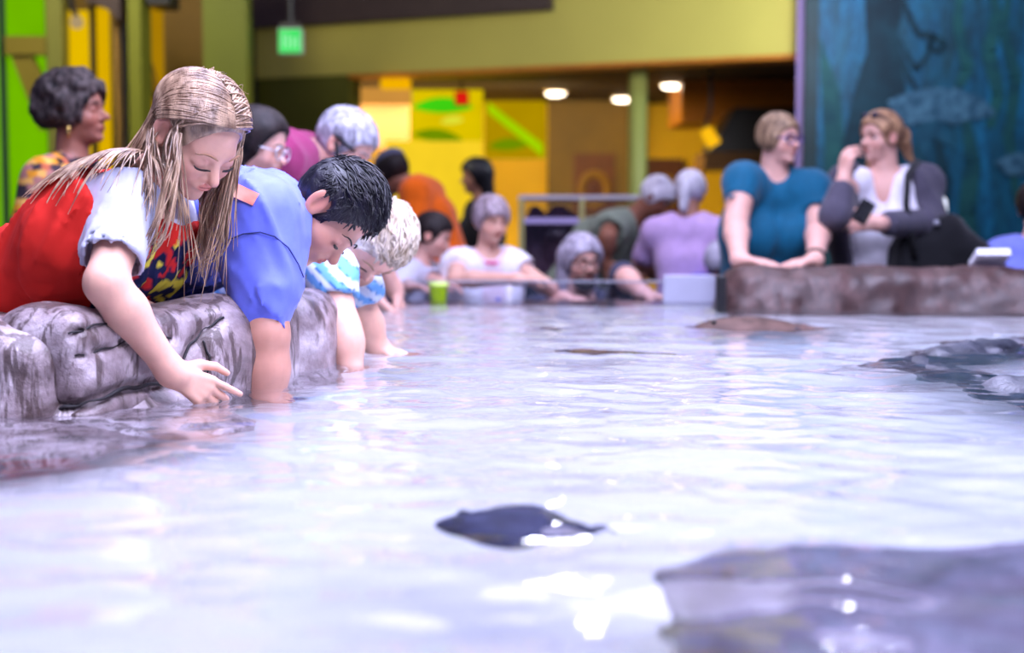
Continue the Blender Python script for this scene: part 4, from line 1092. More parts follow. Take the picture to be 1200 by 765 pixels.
# red pinafore dress
H = GH
skirt = [('c', G1.pel, V(-.93, 2.58, .62), .105, .16, .05), ('c', G1.pel + V(-.03, .0, .02), V(-1.0, 2.50, .80), .09, .10, .05)]
gdt = folds_dir(V(-.5, 0, -.8), 34, .012, 5.0)
def dress_col(v):
    c = np.tile(np.array([srgb(192, 34, 26)]), (len(v), 1))
    rel = v - G1.chest; fr = rel @ G1.fw; m = fr > .094
    n = vnoise(v[:, 0] * 55, v[:, 1] * 55, v[:, 2] * 55)
    pat = np.where(n[:, None] > .35, np.array([srgb(206, 190, 60)]), np.where(n[:, None] < -.3, np.array([srgb(190, 36, 36)]), np.array([srgb(18, 24, 62)])))
    c[m] = pat[m]; return c
dp = list(G1.T) + skirt
shc = [('c', G1.sh['R'] + V(-.03, 0, .02), G1.sh['R'] + V(.03, -.06, -.03), .040, .056, .010), ('c', G1.sh['L'], G1.sh['L'] + V(.03, .06, -.03), .06, .07, .012)]
dress = clad(G1, 'dress', dp, tinted('red_dress_cotton'), .021, .0075, cuts=shc + [('c', G1.neck + G1.up * .0, G1.neck + G1.up * .12, .055, .10, .01)], planes=[(G1.neck - G1.up * .012 * H, G1.up), (V(0, 0, .62), V(0, 0, -1))], folds=gdt, colf=dress_col)
clad(G1, 'leggings', G1.leg['R'] + G1.leg['L'], fabric('dark_leggings', (.02, .02, .03)), .008, .014)
for s in 'RL': clad(G1, 'shoe', G1.foot[s], fabric('grey_shoe', (.2, .2, .22)), .012, .012)
# bracelet-like scrunchie on the far wrist showing past the forearm
# --- long hair: cap plus falling locks
m_blond = hair_mat('blond_hair', srgb(104, 76, 58), srgb(190, 158, 130), .28, .7)
hd = G1.hd
hair = hair_shell(G1, m_blond, .016, hl=.35, low=-.12, noise=.012, freq=16, stretch=(.4, 1, .4), h=.0045, facecut=(0, .50, -.22), fr=(.46, .43, None))
rs = np.random.RandomState(3)
def skull_pt(p, off):
    """nearest point outside the head at a given clearance (head-local)"""
    c = np.array(hd.skc); r = np.array(hd.skr) + .008 + off
    q = (p - c) / r; n = np.linalg.norm(q, axis=-1, keepdims=True); return c + q / np.maximum(n, 1e-6) * r
def fall(P0, D0, n, step, push, grav=.16, lat=None, noise=.05, seed=0):
    """let locks fall: P0,D0 (N,3) world, pushed out of the body shapes"""
    rr = np.random.RandomState(seed); P = [P0]; D = D0.copy(); p = P0.copy(); N = len(p)
    g = np.array([0, 0, -1.0]); bias = rr.normal(0, noise, (N, 3)) * np.array([1, 1, .2])
    for i in range(n):
        D = D * (1 - grav) + (g + bias * (1 + .5 * np.sin(i * .5 + rr.rand(N, 1) * 0)) + (lat if lat is not None else 0)) * grav; D /= np.linalg.norm(D, axis=1, keepdims=True)
        q = p + D * step[:, None] if not np.isscalar(step) else p + D * step
        d = ev(push, q); e = .004
        m = d < .008
        if m.any():
            gr = np.stack([ev(push, q[m] + np.eye(3)[k] * e) - d[m] for k in range(3)], 1); gr /= np.maximum(np.linalg.norm(gr, axis=1, keepdims=True), 1e-6)
            q[m] += gr * (.008 - d[m])[:, None]
        D = q - p; D /= np.maximum(np.linalg.norm(D, axis=1, keepdims=True), 1e-6); p = q; P.append(p)
    return np.stack(P, 1)
push = [grown(p, .027) for p in G1.T + G1.ua['R']] + [hd.skull(), hd.e((0, .06, -.13), (.27, .30, .36), .08), ('c', G1.neck, hd.w(0, -.1, -.2), .045, .042, .03)]
allL = []
def side_locks(N, sg, frac_front, seed, ly=(.78, -.55), L=(.20, .34)):
    r = np.random.RandomState(seed); t = r.rand(N)
    y0 = ly[0] + (ly[1] - ly[0]) * t
    root = skull_pt(np.stack([np.full(N, sg * .015) + r.normal(0, .012, N), y0, np.full(N, .6)], 1), .034 + .02 * r.rand(N)[:, None])
    front = r.rand(N) < frac_front
    wy = np.where(front, .11 + .05 * r.rand(N), np.minimum(-.18 - .24 * t + r.normal(0, .03, N), -.16))
    wz = np.where(front, .06 + .1 * r.rand(N), .06 - .10 * r.rand(N))
    way = skull_pt(np.stack([np.full(N, sg * .5), wy, wz], 1), .025 + .05 * r.rand(N)[:, None])
    M = 12; seg = []; rj = r.rand(N)[:, None]
    for u in np.linspace(0, 1, M):
        p = root * (1 - u) + way * u; p = p + np.array([0, -.05 * math.sin(math.pi * u), 0])
        q = skull_pt(p, .034 + .02 * rj + .018 * math.sin(math.pi * u)); seg.append(q)
    S = np.stack(seg, 1); S = hd.c + (S * hd.s) @ hd.R.T
    D = S[:, -1] - S[:, -2]; D /= np.linalg.norm(D, axis=1, keepdims=True)
    n = 22; step = (L[0] + (L[1] - L[0]) * r.rand(N)) / n
    lat = np.where(front[:, None], np.array([[.02, -.02, 0]]), np.array([[-.55, .05, 0]]) * (t[:, None] * .9 + .1)) if sg > 0 else np.array([[-.16, .0, 0]])
    F = fall(S[:, -1], D, n, step, push, .2, lat, .09, seed)
    return np.concatenate([S[:, :-1], F], 1)
A = side_locks(340, 1, .05, 5, L=(.16, .30)); B = side_locks(110, -1, .3, 6, L=(.20, .30))
M = A.shape[1]; tt = np.linspace(0, 1, M)
rad = .0021 * (1 - .75 * tt ** 3)
locks(np.concatenate([A, B]), rad, m_blond, 'hair_lock', hair)
# a few distinct front locks on both sides of the face, and strands blown loose
def poly(pts, n=24):
    pts = [at(*p) for p in pts]; T_ = np.linspace(0, len(pts) - 1, n); out = []
    P4 = [2 * pts[0] - pts[1]] + pts + [2 * pts[-1] - pts[-2]]
    for t in T_:
        i = min(int(t), len(pts) - 2); u = t - i; a, b, c_, d = P4[i:i + 4]
        out.append(.5 * (2 * b + (c_ - a) * u + (2 * a - 5 * b + 4 * c_ - d) * u * u + (3 * b - a - 3 * c_ + d) * u ** 3))
    return np.array(out)
guides = [([(283, 140, 2.42), (279, 175, 2.44), (268, 210, 2.45), (262, 255, 2.45), (255, 290, 2.45), (226, 317, 2.45)], 16, .006),
          ([(283, 150, 2.43), (275, 190, 2.46), (266, 240, 2.47), (256, 285, 2.47)], 10, .007),
          ([(276, 150, 2.42), (262, 200, 2.45), (243, 240, 2.46), (238, 285, 2.46), (217, 300, 2.46)], 7, .004),
          ([(206, 152, 2.33), (203, 188, 2.305), (192, 225, 2.29), (183, 262, 2.28), (168, 296, 2.28)], 16, .007),
          ([(211, 158, 2.32), (208, 195, 2.30), (201, 240, 2.29), (188, 278, 2.285), (166, 300, 2.28)], 9, .005),
          ([(178, 150, 2.36), (174, 185, 2.33), (172, 225, 2.30), (168, 262, 2.28)], 16, .008),
          ([(185, 135, 2.36), (160, 175, 2.36), (128, 205, 2.38), (100, 222, 2.41), (78, 240, 2.44)], 12, .010),
          ([(190, 128, 2.37), (170, 165, 2.38), (140, 195, 2.40), (112, 212, 2.42), (88, 226, 2.45)], 10, .010)]
L2 = []
for g_, n_, w_ in guides:
    base_ = poly(g_)
    for i in range(n_):
        o0, o1 = rs.normal(0, w_ * .55, 3), rs.normal(0, w_ * 1.3, 3); t = np.linspace(0, 1, 24)[:, None]
        cut = rs.uniform(.8, 1.0); q = base_[np.clip((np.arange(24) * cut), 0, 23).astype(int)] * (1 - ((np.arange(24) * cut) % 1))[:, None] + base_[np.clip((np.arange(24) * cut).astype(int) + 1, 0, 23)] * ((np.arange(24) * cut) % 1)[:, None]
        L2.append(q + o0 * (1 - t) + o1 * t + .003 * np.sin(t * 9 + rs.rand() * 6) * rs.normal(0, 1, 3))
locks(np.array(L2), .0019 * (1 - .8 * np.linspace(0, 1, 24) ** 3), m_blond, 'hair_lock', hair)
L3 = []
for i in range(30):
    p0 = skull_pt(V(rs.uniform(-.3, .3), rs.uniform(-.4, .2), .5)[None], .05)[0]; d = nrm(p0 - V(0, -.06, .1)); t = np.linspace(0, 1, 24)
    w0 = hd.c + hd.R @ (p0 * hd.s); dw = hd.R @ nrm(d * .5 + V(rs.normal(0, .4), -.7 + rs.normal(0, .4), rs.normal(0, .2)))
    L3.append(np.array([w0 + dw * .03 * u + V(0, 0, -.03) * u * u + .004 * math.sin(u * 7 + i) * V(1, .3, .6) for u in t]))
locks(np.array(L3), .00045, m_blond, 'hair_wisp', hair, 3)
# ================================================================== the boy in the blue tee
BH = 1.42
bf, bu = V(.42, -.20, -.885), V(.90, .0, .42)
eln = at(313, 392, 2.50)
B1 = figure('dark haired boy in a blue tee bending low, one arm straight down in the water', BH,
    at(104, 332, 2.84), at(252, 262, 2.72), at(318, 237, 2.68), at(388, 247, 2.64), (bf, bu), V(-.25, -.96, .1), V(-.12, -.98, .12),
    {'R': dict(sh=at(306, 258, 2.56), el=eln, wr=V(eln[0] - .005, 2.505, .705), d=V(.25, .1, -.9), n=V(-.6, .5, -.2), L=.145, hide=1),
     'L': dict(wr=at(322, 350, 2.86), hint=V(-.2, .6, -.4), d=V(.8, .0, -.35), n=V(0, 0, -1), L=.14, curl=(.3, .5, .4))},
    (V(-.96, 2.76, .30), V(-.92, 2.96, .30), V(.6, -.2, .2)), OLIVE_SK, child=True, fine=2, hh=.007, hs=.205, sk=((0, -.03, .12), (.325, .355, .36)), arm_r=1.02, lipc=(.80, .5, .5))
face_bits(B1, (.02, .015, .015), thick=.008, lx=(.10, .20), ls=.004, lr=.014)
m_blue = fabric('royal_blue_jersey', srgb(98, 110, 212), .55)
bfold = folds_dir(V(.45, -.2, -.85), 32, .011, 7.0)
hemc = at(314, 372, 2.50)
def bs_col(v):
    return None
# loose sleeve that hangs to just above the elbow, and the tee body
sl_extra = [('c', at(302, 262, 2.57), at(312, 345, 2.515), .072, .050, .05), ('c', at(306, 258, 2.60), at(310, 320, 2.53), .05, .04, .05)]
shirt = top(B1, m_blue, .97, .012, .075, .036, hem=.05, neckr=.048, h=.007, folds=bfold, extra=sl_extra, sides='R', cuts=[('c', at(322, 384, 2.50) + V(0, 0, -.04), at(300, 372, 2.50) + V(0, 0, -.05), .035, .035, .004)], name='tee_shirt')
clad(B1, 'sleeve', [('c', B1.sh['L'], lerp(B1.sh['L'], B1.el['L'], .7), .06, .05, .03)], m_blue, .004, .009)
# print on the back: salmon rectangle, and red script down the chest side
def surf(Pp, dirn, prims, g=.0, n=140, reach=.35):
    """first point of the shapes met from Pp along dirn"""
    dirn = nrm(dirn); ts = np.linspace(0, reach, n); Q = Pp + ts[:, None] * dirn; d = ev(prims, Q) - g
    i = int(np.argmax(d < 0)) if (d < 0).any() else n // 2; return Q[i]
vsh = np.array([v.co for v in shirt.data.vertices]) + B1.base
def on_mesh(px, py):
    """point of the shirt seen along the pixel's ray, a little in front"""
    d = nrm(ray(px, py)); rel = vsh - CAM; t = rel @ d; off = np.linalg.norm(rel - t[:, None] * d, axis=1)
    m = off < .006
    if not m.any(): m = off < off.min() + .004
    return CAM + d * (t[m].min() - .003)
q = []; NX, NY = 10, 6
for j in range(NY):
    for i in range(NX):
        u, w_ = i / (NX - 1), j / (NY - 1); px, py = 270 + 34 * u - 8 * w_ , 211 + 16 * u + 14 * w_ 
        q.append(on_mesh(px, py))
fq = [(j * NX + i, j * NX + i + 1, (j + 1) * NX + i + 1, (j + 1) * NX + i) for j in range(NY - 1) for i in range(NX - 1)]
q = np.array(q); qq = np.concatenate([q, q + V(0, .004, -.004)]); nq = len(q)
fq2 = fq + [tuple(i + nq for i in f[::-1]) for f in fq]
put('back_print', qq, fq2, fabric('salmon_print', srgb(250, 150, 132), .6), shirt)['label'] = 'salmon pink rectangular print'
seam = [(258, 292), (268, 281), (285, 274), (305, 272), (322, 277), (338, 290), (350, 310), (356, 325)]
MB().tube([on_mesh(*p) for p in seam], .0014, 5).build('sleeve_seam', fabric('navy_thread', (.02, .025, .12)), shirt, smooth=True)
m_red = fabric('red_print', srgb(226, 52, 74), .6)
def script(path, name):
    pts = np.array(path, float); T_ = np.linspace(0, len(pts) - 1, len(pts) * 6); out = []
    for t in T_:
        i = min(int(t), len(pts) - 2); u = t - i; out.append(pts[i] * (1 - u) + pts[i + 1] * u)
    MB().tube([on_mesh(*p) for p in out], .0022, 5).build(name, m_red, shirt, smooth=True)
base_w = [(204, 272), (198, 276), (200, 279), (207, 276), (207, 268), (203, 264), (208, 262), (209, 267), (205, 262), (206, 257), (211, 256), (210, 260), (206, 256), (209, 251), (213, 250), (213, 254), (209, 249), (211, 244), (216, 243), (214, 247), (211, 242), (215, 236), (219, 237)]
script(base_w, 'chest_script')
script([(237, 256), (234, 252), (240, 250), (235, 246), (241, 244), (234, 241), (241, 238), (234, 236), (242, 232)], 'chest_script')
trousers(B1, fabric('navy_shorts', (.02, .025, .06)), fabric('grey_shoe', (.2, .2, .22)), h=.016)
# short dark hair: cap and many locks
m_dark_hair = hair_mat('black_hair', (.004, .004, .007), (.014, .012, .022), .36, .45)
hd = B1.hd
def skull_pt2(hd, p, off):
    c = np.array(hd.skc); r = np.array(hd.skr) + .008 + off; q = (p - c) / r
    return c + q / np.maximum(np.linalg.norm(q, axis=-1, keepdims=True), 1e-6) * r
def short_hair(J, mat, n, seed, t=.045, hl=.26, low=-.28, top_len=.16, side_len=.05, rad=.0018, fine=.005, sidecut=.16):
    hd = J.hd; r = np.random.RandomState(seed)
    cap = hair_shell(J, mat, t, hl=hl, low=low, noise=.018, freq=22, stretch=(1, .5, .8), h=fine)
    th = r.uniform(0, 2 * math.pi, n * 3); z = r.uniform(-.6, 1, n * 3)
    d = np.stack([np.sqrt(1 - z * z) * np.cos(th), np.sqrt(1 - z * z) * np.sin(th), z], 1)
    p = np.array(hd.skc) + d * (np.array(hd.skr) + .01 + t * .6)
    face = ((p - V(0, .46, -.2)) / V(.5, .42, hl + .2)) ** 2; earm = ((p[:, None, :] - np.array([[.4, .02, -.05], [-.4, .02, -.05]])[None]) / V(.12, .11, .16)) ** 2
    ok = (face.sum(1) > 1.0) & (p[:, 2] > low) & (earm.sum(2).min(1) > 1); p, d = p[ok][:n], d[ok][:n]; N = len(p)
    up = np.clip((p[:, 2] - .12) / .3, 0, 1)[:, None]
    comb = np.where(p[:, 2:3] > .2, np.array([[0, .75, .05]]), np.array([[0, .15, -.6]])) + r.normal(0, .25, (N, 3))
    Ls = (side_len + (top_len - side_len) * up) * r.uniform(.7, 1.2, (N, 1))
    ts = np.linspace(0, 1, 6); P = []; lift = r.uniform(.2, 1.0, (N, 1))
    for u in ts:
        q = p + comb * Ls * u * 1.1
        q = skull_pt2(hd, q, t * .75 + .012 + (.05 * up + .012) * u * lift)
        P.append(q)
    P = np.stack(P, 1); P = hd.c + (P * hd.s) @ hd.R.T
    locks(P, rad * np.array([1, 1.05, 1, .85, .6, .2]), mat, 'hair_lock', cap)
    return cap
short_hair(B1, m_dark_hair, 1500, 2, t=.035, hl=.27, top_len=.24, side_len=.06, rad=.0021, fine=.0045)

# ================================================================== the child in the striped shirt
KH = 1.28
kf, ku = V(.0, -.42, -.9), V(.75, -.6, .28)
K1 = figure('blond child in a blue and white striped shirt, both arms down in the water', KH,
    at(215, 335, 3.34), at(350, 325, 3.18), at(404, 304, 3.14), at(441, 284, 3.08), (kf, ku), V(-.3, -.94, 0), V(-.25, -.96, -.05),
    {'R': dict(sh=at(384, 322, 3.00), el=at(402, 384, 2.935), wr=at(414, 446, 2.90), d=V(.15, .1, -.9), n=V(-.6, .5, -.2), hide=1),
     'L': dict(sh=at(414, 330, 3.18), el=at(426, 372, 3.19), wr=at(442, 409, 3.19), d=V(.75, .1, -.18), n=V(.1, .1, -1), L=.13, curl=(.15, .2, .1))},
    (V(-.95, 3.30, .30), V(-.92, 3.48, .30), V(.6, -.2, .2)), PALE, child=True, fine=1, hh=.008, hs=.178, arm_r=1.05, lipc=(.78, .36, .36))
face_bits(K1, srgb(150, 120, 90), thick=.01)
stripe_ax = nrm(V(.55, -.1, .55))
def stripe_col(v):
    u = (v - K1.chest) @ stripe_ax + .006 * vnoise(v[:, 0] * 14, v[:, 1] * 14, v[:, 2] * 14); s_ = np.sin(u * 2 * math.pi / .030)
    c = np.where(s_[:, None] > .1, np.array([srgb(206, 216, 232)]), np.array([srgb(104, 160, 214)])); m = np.abs(s_ - .1) < .12; c[m] = srgb(40, 92, 160); return c
kshirt = top(K1, tinted('striped_jersey', .7), .52, .012, .056, .052, hem=.05, neckr=.05, h=.008, folds=folds_dir(V(.7, -.2, -.3), 26, .007, 3.0), colf=stripe_col, name='striped_shirt')
trousers(K1, fabric('blue_shorts', (.03, .06, .16)), fabric('grey_shoe', (.2, .2, .22)))
q = [at(358, 296, 2.99), at(360, 318, 2.95), at(355, 338, 2.93), at(352, 343, 2.93), at(356, 330, 2.935), at(364, 300, 2.98)]
MB().tube(q, .0016, 5).build('neck_cord', plain('grey_cord', (.12, .12, .15), .6), K1.o, smooth=True)
m_flaxen = hair_mat('flaxen_hair', srgb(168, 146, 120), srgb(232, 220, 204), .4)
hair3 = short_hair(K1, m_flaxen, 700, 8, t=.035, hl=.25, top_len=.26, side_len=.10, rad=.0022, fine=.006)
# ================================================================== the other visitors
def stander(label, head, Y, H, yaw, lean=0, f=None, u=(0, 0, 1), arms=None, skin_m=ROSY, neckoff=None, floor=0.0, sit=None, child=False, woman=False, build=1.0, twist=0.0, fine=0, hs=None, rel=0.0, **kw):
    """stand a figure so that its head is where head=(px, py) shows it at depth Y; yaw 0 faces the camera, 90 to the right of the picture"""
    c = at(head[0], head[1], Y); a = math.radians(yaw); fh = V(math.sin(a), -math.cos(a), 0); ln = math.radians(lean)
    up = V(0, 0, 1) * math.cos(ln) + fh * math.sin(ln); fw = fh * math.cos(ln) - V(0, 0, 1) * math.sin(ln)
    f = fw if f is None else nrm(V(*f)); hs_ = hs or (.155 if child else .135) * H
    hf = headframe(f, u)
    neck = c - hf[:, 2] * .50 * hs_ - hf[:, 1] * .12 * hs_ - up * .035 * H if neckoff is None else c + V(*neckoff)
    chest = neck - up * .135 * H; up1 = nrm(lerp(up, V(0, 0, 1), .35)); pel = chest - up1 * .17 * H
    r = np.cross(fh, V(0, 0, 1)); rc = r
    if twist: t = math.radians(twist); rc = r * math.cos(t) + fh * math.sin(t)
    foot = V(pel[0], pel[1], floor) - fh * .03
    if sit is not None: foot = foot + fh * sit
    feet = (foot + r * .07, foot - r * .07, fh + V(0, 0, .1))
    A = {}
    for s, sg in (('R', 1), ('L', -1)):
        d = dict((arms or {}).get(s, {}))
        if 'wr' not in d:
            d['wr'] = neck - up * .045 * H + r * sg * .15 * H - V(0, 0, .30 * H) + fh * .05; d.setdefault('d', V(0, 0, -1) + fh * .2); d.setdefault('n', -r * sg)
        d.setdefault('hint', -fh * .8 + r * sg * .6 - V(0, 0, .2))
        A[s] = d
    J = figure(label, H, pel, chest, neck, c, (f, u), r, rc, A, feet, skin_m, child=child, woman=woman, build=build, fine=fine, hs=hs_, base=V(pel[0], pel[1], floor), hh=.014, **kw)
    J.fh, J.r = fh, r
    return J
m_shoe = fabric('dark_shoe', (.04, .04, .05)); m_jeans = fabric('dark_denim', (.03, .04, .09)); m_blackc = fabric('black_cloth', (.008, .008, .010)); m_navy = fabric('navy_cloth', (.015, .02, .06))
H_DKBR = hair_mat('dark_brown_hair', (.008, .005, .005), (.026, .017, .016), .5, .2); H_GREY = hair_mat('grey_hair', srgb(104, 100, 112), srgb(196, 194, 208), .4)
H_GRBR = hair_mat('greying_brown_hair', srgb(22, 17, 16), srgb(96, 84, 80), .6, .2); H_LTBR = hair_mat('light_brown_hair', srgb(96, 68, 50), srgb(170, 132, 100), .4)
H_WHITE = hair_mat('white_hair', srgb(190, 186, 200), srgb(240, 238, 248), .5); H_AUB = hair_mat('auburn_hair', srgb(112, 78, 56), srgb(196, 152, 112), .5, .3)
def longhair(J, mat, L=.9, back=.0, t=.07, hl=.3, wid=.30, ear=False, **kw):
    hd = J.hd
    ex = [hd.cc((sg * .20, -.22, .05), (sg * wid * .8, -.30 - back, -L), .24, .16, .12) for sg in (1, -1)] + [hd.cc((0, -.3, .0), (0, -.34 - back, -L), .22, .18, .12)]
    return hair_shell(J, mat, t, hl=hl, low=-.45, extra=ex, ear=ear, h=.008, freq=14, stretch=(1, 1, .25), noise=.03, **kw)

# --- curly haired woman in the patterned top, far left
J = stander('woman with short curly greying hair and orange black patterned top before the lime panel', (91, 131), 4.6, 1.58, 82, 4, f=(.97, -.12, .06), u=(-.05, 0, 1), skin_m=skin('warm_tan_skin', srgb(164, 108, 88)), woman=True, build=1.12, fine=1)
def pat_col(v):
    q = v * np.array([30, 30, 34]); i = np.floor(v[:, 2] * 48 + .4 * vnoise(v[:, 0] * 9, v[:, 1] * 9, v[:, 2] * 9)); j = np.floor(v[:, 0] * 36 + v[:, 1] * 30 + i * .37)
    h_ = _LAT[(i.astype(int) * 7) & 31, (j.astype(int) * 13) & 31, (i.astype(int) + j.astype(int) * 3) & 31]
    pal = np.array([srgb(226, 150, 40), srgb(28, 26, 32), srgb(196, 104, 70), srgb(236, 178, 90), srgb(60, 50, 56), srgb(176, 120, 110)])
    return pal[(h_ * 5.99).astype(int)]
top(J, tinted('patterned_knit'), .95, .014, h=.009, r0=.05 * 1.58, r1=.05 * 1.58, neckr=.05, colf=pat_col, name='patterned_top', folds=folds_dir(V(0, 0, 1), 10, .006))
nk = J.neck; MB().tube([nk + J.up * .005 + .078 * (math.cos(t) * J.rc + math.sin(t) * J.fw) for t in np.linspace(0, 2 * math.pi, 25)], .013, 8).build('black_collar', m_blackc, J.o, smooth=True)
bp = [surf(nk + J.up * (.02 - .5 * t) - J.fw * .4 - J.rc * .02, J.fw, J.T, .026, 200, .5) for t in np.linspace(.05, .95, 12)]
MB().tube(bp, .012, 8).build('black_back_trim', m_blackc, J.o, smooth=True)
trousers(J, m_jeans, m_shoe)
hd = J.hd
rs = np.random.RandomState(21); ex = []
for i in range(120):
    d = nrm(rs.normal(0, 1, 3)); 
    if d[1] > .35 and d[2] < .45: continue
    if d[2] < -.55: continue
    p = V(0, -.10, .12) + d * V(.42, .50, .47); ex.append(hd.e(p, (.10, .10, .10), .05))
hair_shell(J, H_GRBR, .09, hl=.33, low=-.22, extra=ex, ear=False, h=.007, noise=.05, freq=12, stretch=(1, 1, 1), facecut=(0, .52, -.22), fr=(.5, .44, None))
face_bits(J, srgb(60, 46, 42), eye=(0, 1, 0))
q = hd.w(.36, .0, -.22); e_ = MB().sphere(q - V(0, 0, .02), V(.007, .009, .022), 12); e_.tube([q + V(0, 0, .012), q - V(0, 0, .004)], .0025, 6); e_.build('gold_earring', plain('gold_metal', srgb(236, 196, 110), .25, .05, 20, .9), J.o, smooth=True)

# --- dark haired girl with glasses behind the boy
J = stander('girl with long dark hair and thin glasses, in profile behind the blue shirt boy', (304, 170), 4.0, 1.45, 80, 12, f=(.93, -.22, -.22), u=(.2, 0, 1), skin_m=ROSY, child=True, hs=.19, fine=1)
top(J, fabric('plum_jersey', srgb(52, 26, 44)), .6, h=.014); trousers(J, m_jeans, m_shoe)
longhair(J, H_DKBR, .95, .05, ear=False); face_bits(J, (.03, .02, .02), eye=(.1, 1, -.3))
glasses(J, plain('silver_wire', (.6, .6, .65), .3, .05, 20, .8), r=.10)

# --- man in the maroon shirt
J = stander('grey haired man in a maroon shirt bending over the far left rim', (405, 172), 4.5, 1.74, 82, 80, f=(.72, -.28, -.60), u=(.62, -.05, .74), skin_m=ROSY, fine=1, build=1.08, neckoff=(-.10, .03, -.03), hs=.22,
    arms={'R': dict(wr=at(436, 345, 4.75), hint=V(-.3, -.1, -.5), d=V(.5, .1, -.5), n=V(-.4, -.2, -.8), L=.19), 'L': dict(wr=at(462, 338, 5.0), hint=V(.5, .3, .3), d=V(.3, .2, -.8), n=V(-.6, 0, -.4), L=.19)})
top(J, fabric('maroon_jersey', srgb(142, 44, 92)), .8, .014, h=.010, r0=.075, r1=.068, folds=folds_dir(V(.8, 0, -.5), 11, .008, 1.0), name='polo_shirt', neckr=.045)
trousers(J, m_blackc, m_shoe)
hair_shell(J, H_GREY, .045, hl=.30, low=-.25, h=.006, noise=.03, freq=16); face_bits(J, srgb(120, 116, 122), eye=(0, 1, -.3))
hd = J.hd
MB().tube([hd.w(.36, .0, .0), hd.w(.33, .12, -.14), hd.w(.24, .26, -.22)], .006, 6).build('mask_strap', m_blackc, J.o, smooth=True)
MB().tube([hd.w(.38, -.08, .06), hd.w(.37, .10, .06), hd.w(.31, .30, .05)], .005, 6).build('glasses_temple', m_blackc, J.o, smooth=True)

# --- person in orange with dark hair
J = stander('person with dark hair and grey cap in an orange shirt, bending behind the boy', (459, 204), 7.0, 1.40, -100, 28, f=(-.5, .6, -.5), skin_m=BROWN, hs=.20, build=.8, neckoff=(.12, .0, -.04))
top(J, fabric('orange_shirt', srgb(238, 104, 6)), .9, .02, h=.016, r0=.075, r1=.07); trousers(J, m_blackc, m_shoe)
hair_shell(J, H_DKBR, .06, low=-.35, h=.009, ear=False)
hd = J.hd; clad(J, 'grey_cap', [hd.e((0, -.08, .30), (.36, .44, .26), .03)], fabric('slate_cap', srgb(84, 86, 110)), .006, .009, planes=[(hd.w(0, 0, .20), -hd.R[:, 2])])

# --- dark haired boy in the pale shirt
def panel_arms(pxR, pxL, Y, z=.90): return None
J = stander('dark haired boy in a pale grey shirt leaning on the far pool edge, looking right', (509, 276), 5.95, 1.14, 72, 22, f=(.90, -.28, -.28), u=(.2, 0, 1), skin_m=ROSY, child=True, hs=.178, fine=1,
    arms={'R': dict(wr=at(478, 334, 5.58), hint=V(-.6, -.2, -.5), d=V(.9, -.1, -.1), n=V(0, 0, -1)), 'L': dict(wr=at(516, 332, 5.62), hint=V(.3, .2, -.6), d=V(.8, -.3, -.1), n=V(0, 0, -1))})
top(J, fabric('pale_grey_jersey', srgb(196, 196, 214)), .7, .012, h=.010, r0=.052, r1=.052, folds=folds_dir(V(0, 0, 1), 14, .006)); trousers(J, m_navy, m_shoe)
hair_shell(J, H_DKBR, .06, hl=.27, low=-.25, h=.007, noise=.03, freq=14); face_bits(J, (.02, .015, .015), eye=(.1, 1, -.2))

# --- woman with long black hair, far behind
J = stander('woman with long black hair in black clothes standing far behind the dark haired boy', (557, 207), 9.0, 1.55, -75, 2, f=(-.93, -.3, -.1), skin_m=TAN, woman=True)
top(J, m_blackc, 1.9, .02, h=.018, r0=.06, r1=.045); trousers(J, m_blackc, m_shoe)
longhair(J, hair_mat('jet_hair', (.004, .004, .006), (.012, .012, .016), .4), 1.1, .05, t=.09)

# --- child with the light brown bangs and white vest
J = stander('child with light brown bangs in an open white vest, forearm along the far pool edge', (576, 258), 5.8, 1.24, 22, 6, f=(.42, -.88, -.14), u=(0, .1, 1), skin_m=PALE, child=True, hs=.185, fine=1,
    arms={'R': dict(wr=at(606, 327, 5.50), el=at(534, 327, 5.62), hint=V(-.8, -.2, -.5), d=V(.95, -.1, .0), n=V(0, 0, -1), L=.14), 'L': dict(wr=at(622, 326, 5.60), hint=V(.8, 0, -.5), d=V(.7, -.5, -.05), n=V(0, 0, -1), L=.14)})
top(J, fabric('pale_pink_jersey', srgb(226, 204, 214)), .25, .010, h=.010, name='tee_shirt', neckr=.05)
vest = top(J, fabric('white_vest_cloth', srgb(236, 232, 240)), .3, .020, h=.010, r0=.062, r1=.066, name='vest', neckr=.075, cuts=[('c', J.neck + J.fw * .10 + J.up * .02, J.pel + J.fw * .14, .05, .06, .01)], folds=folds_dir(V(0, 0, 1), 15, .006))
MB().tube([J.neck + J.up * .0 + .058 * (math.cos(t) * J.rc * .95 + math.sin(t) * J.fw) + J.fw * .012 - J.up * .018 * (1 + math.sin(t)) for t in np.linspace(-.6, math.pi + .6, 21)], .008, 8).build('pink_collar', fabric('pink_trim', srgb(226, 84, 140)), J.o, smooth=True)
MB().sphere(surf(J.chest + J.fw * .3 + J.rc * -.02 - J.up * .02, -J.fw, J.T, .012), V(.012, .012, .016), 10).build('blue_emblem', fabric('blue_print', srgb(60, 80, 180)), J.o, smooth=True)
trousers(J, fabric('ochre_shorts', srgb(226, 150, 20)), m_shoe)
hair_shell(J, hair_mat('lavender_lit_brown_hair', srgb(92, 74, 74), srgb(196, 176, 186), .4), .07, hl=.17, low=-.3, h=.007, noise=.03, freq=14, ear=False); face_bits(J, srgb(120, 84, 60), eye=(.1, 1, -.05))  # pale lavender light on the hair put into its colour

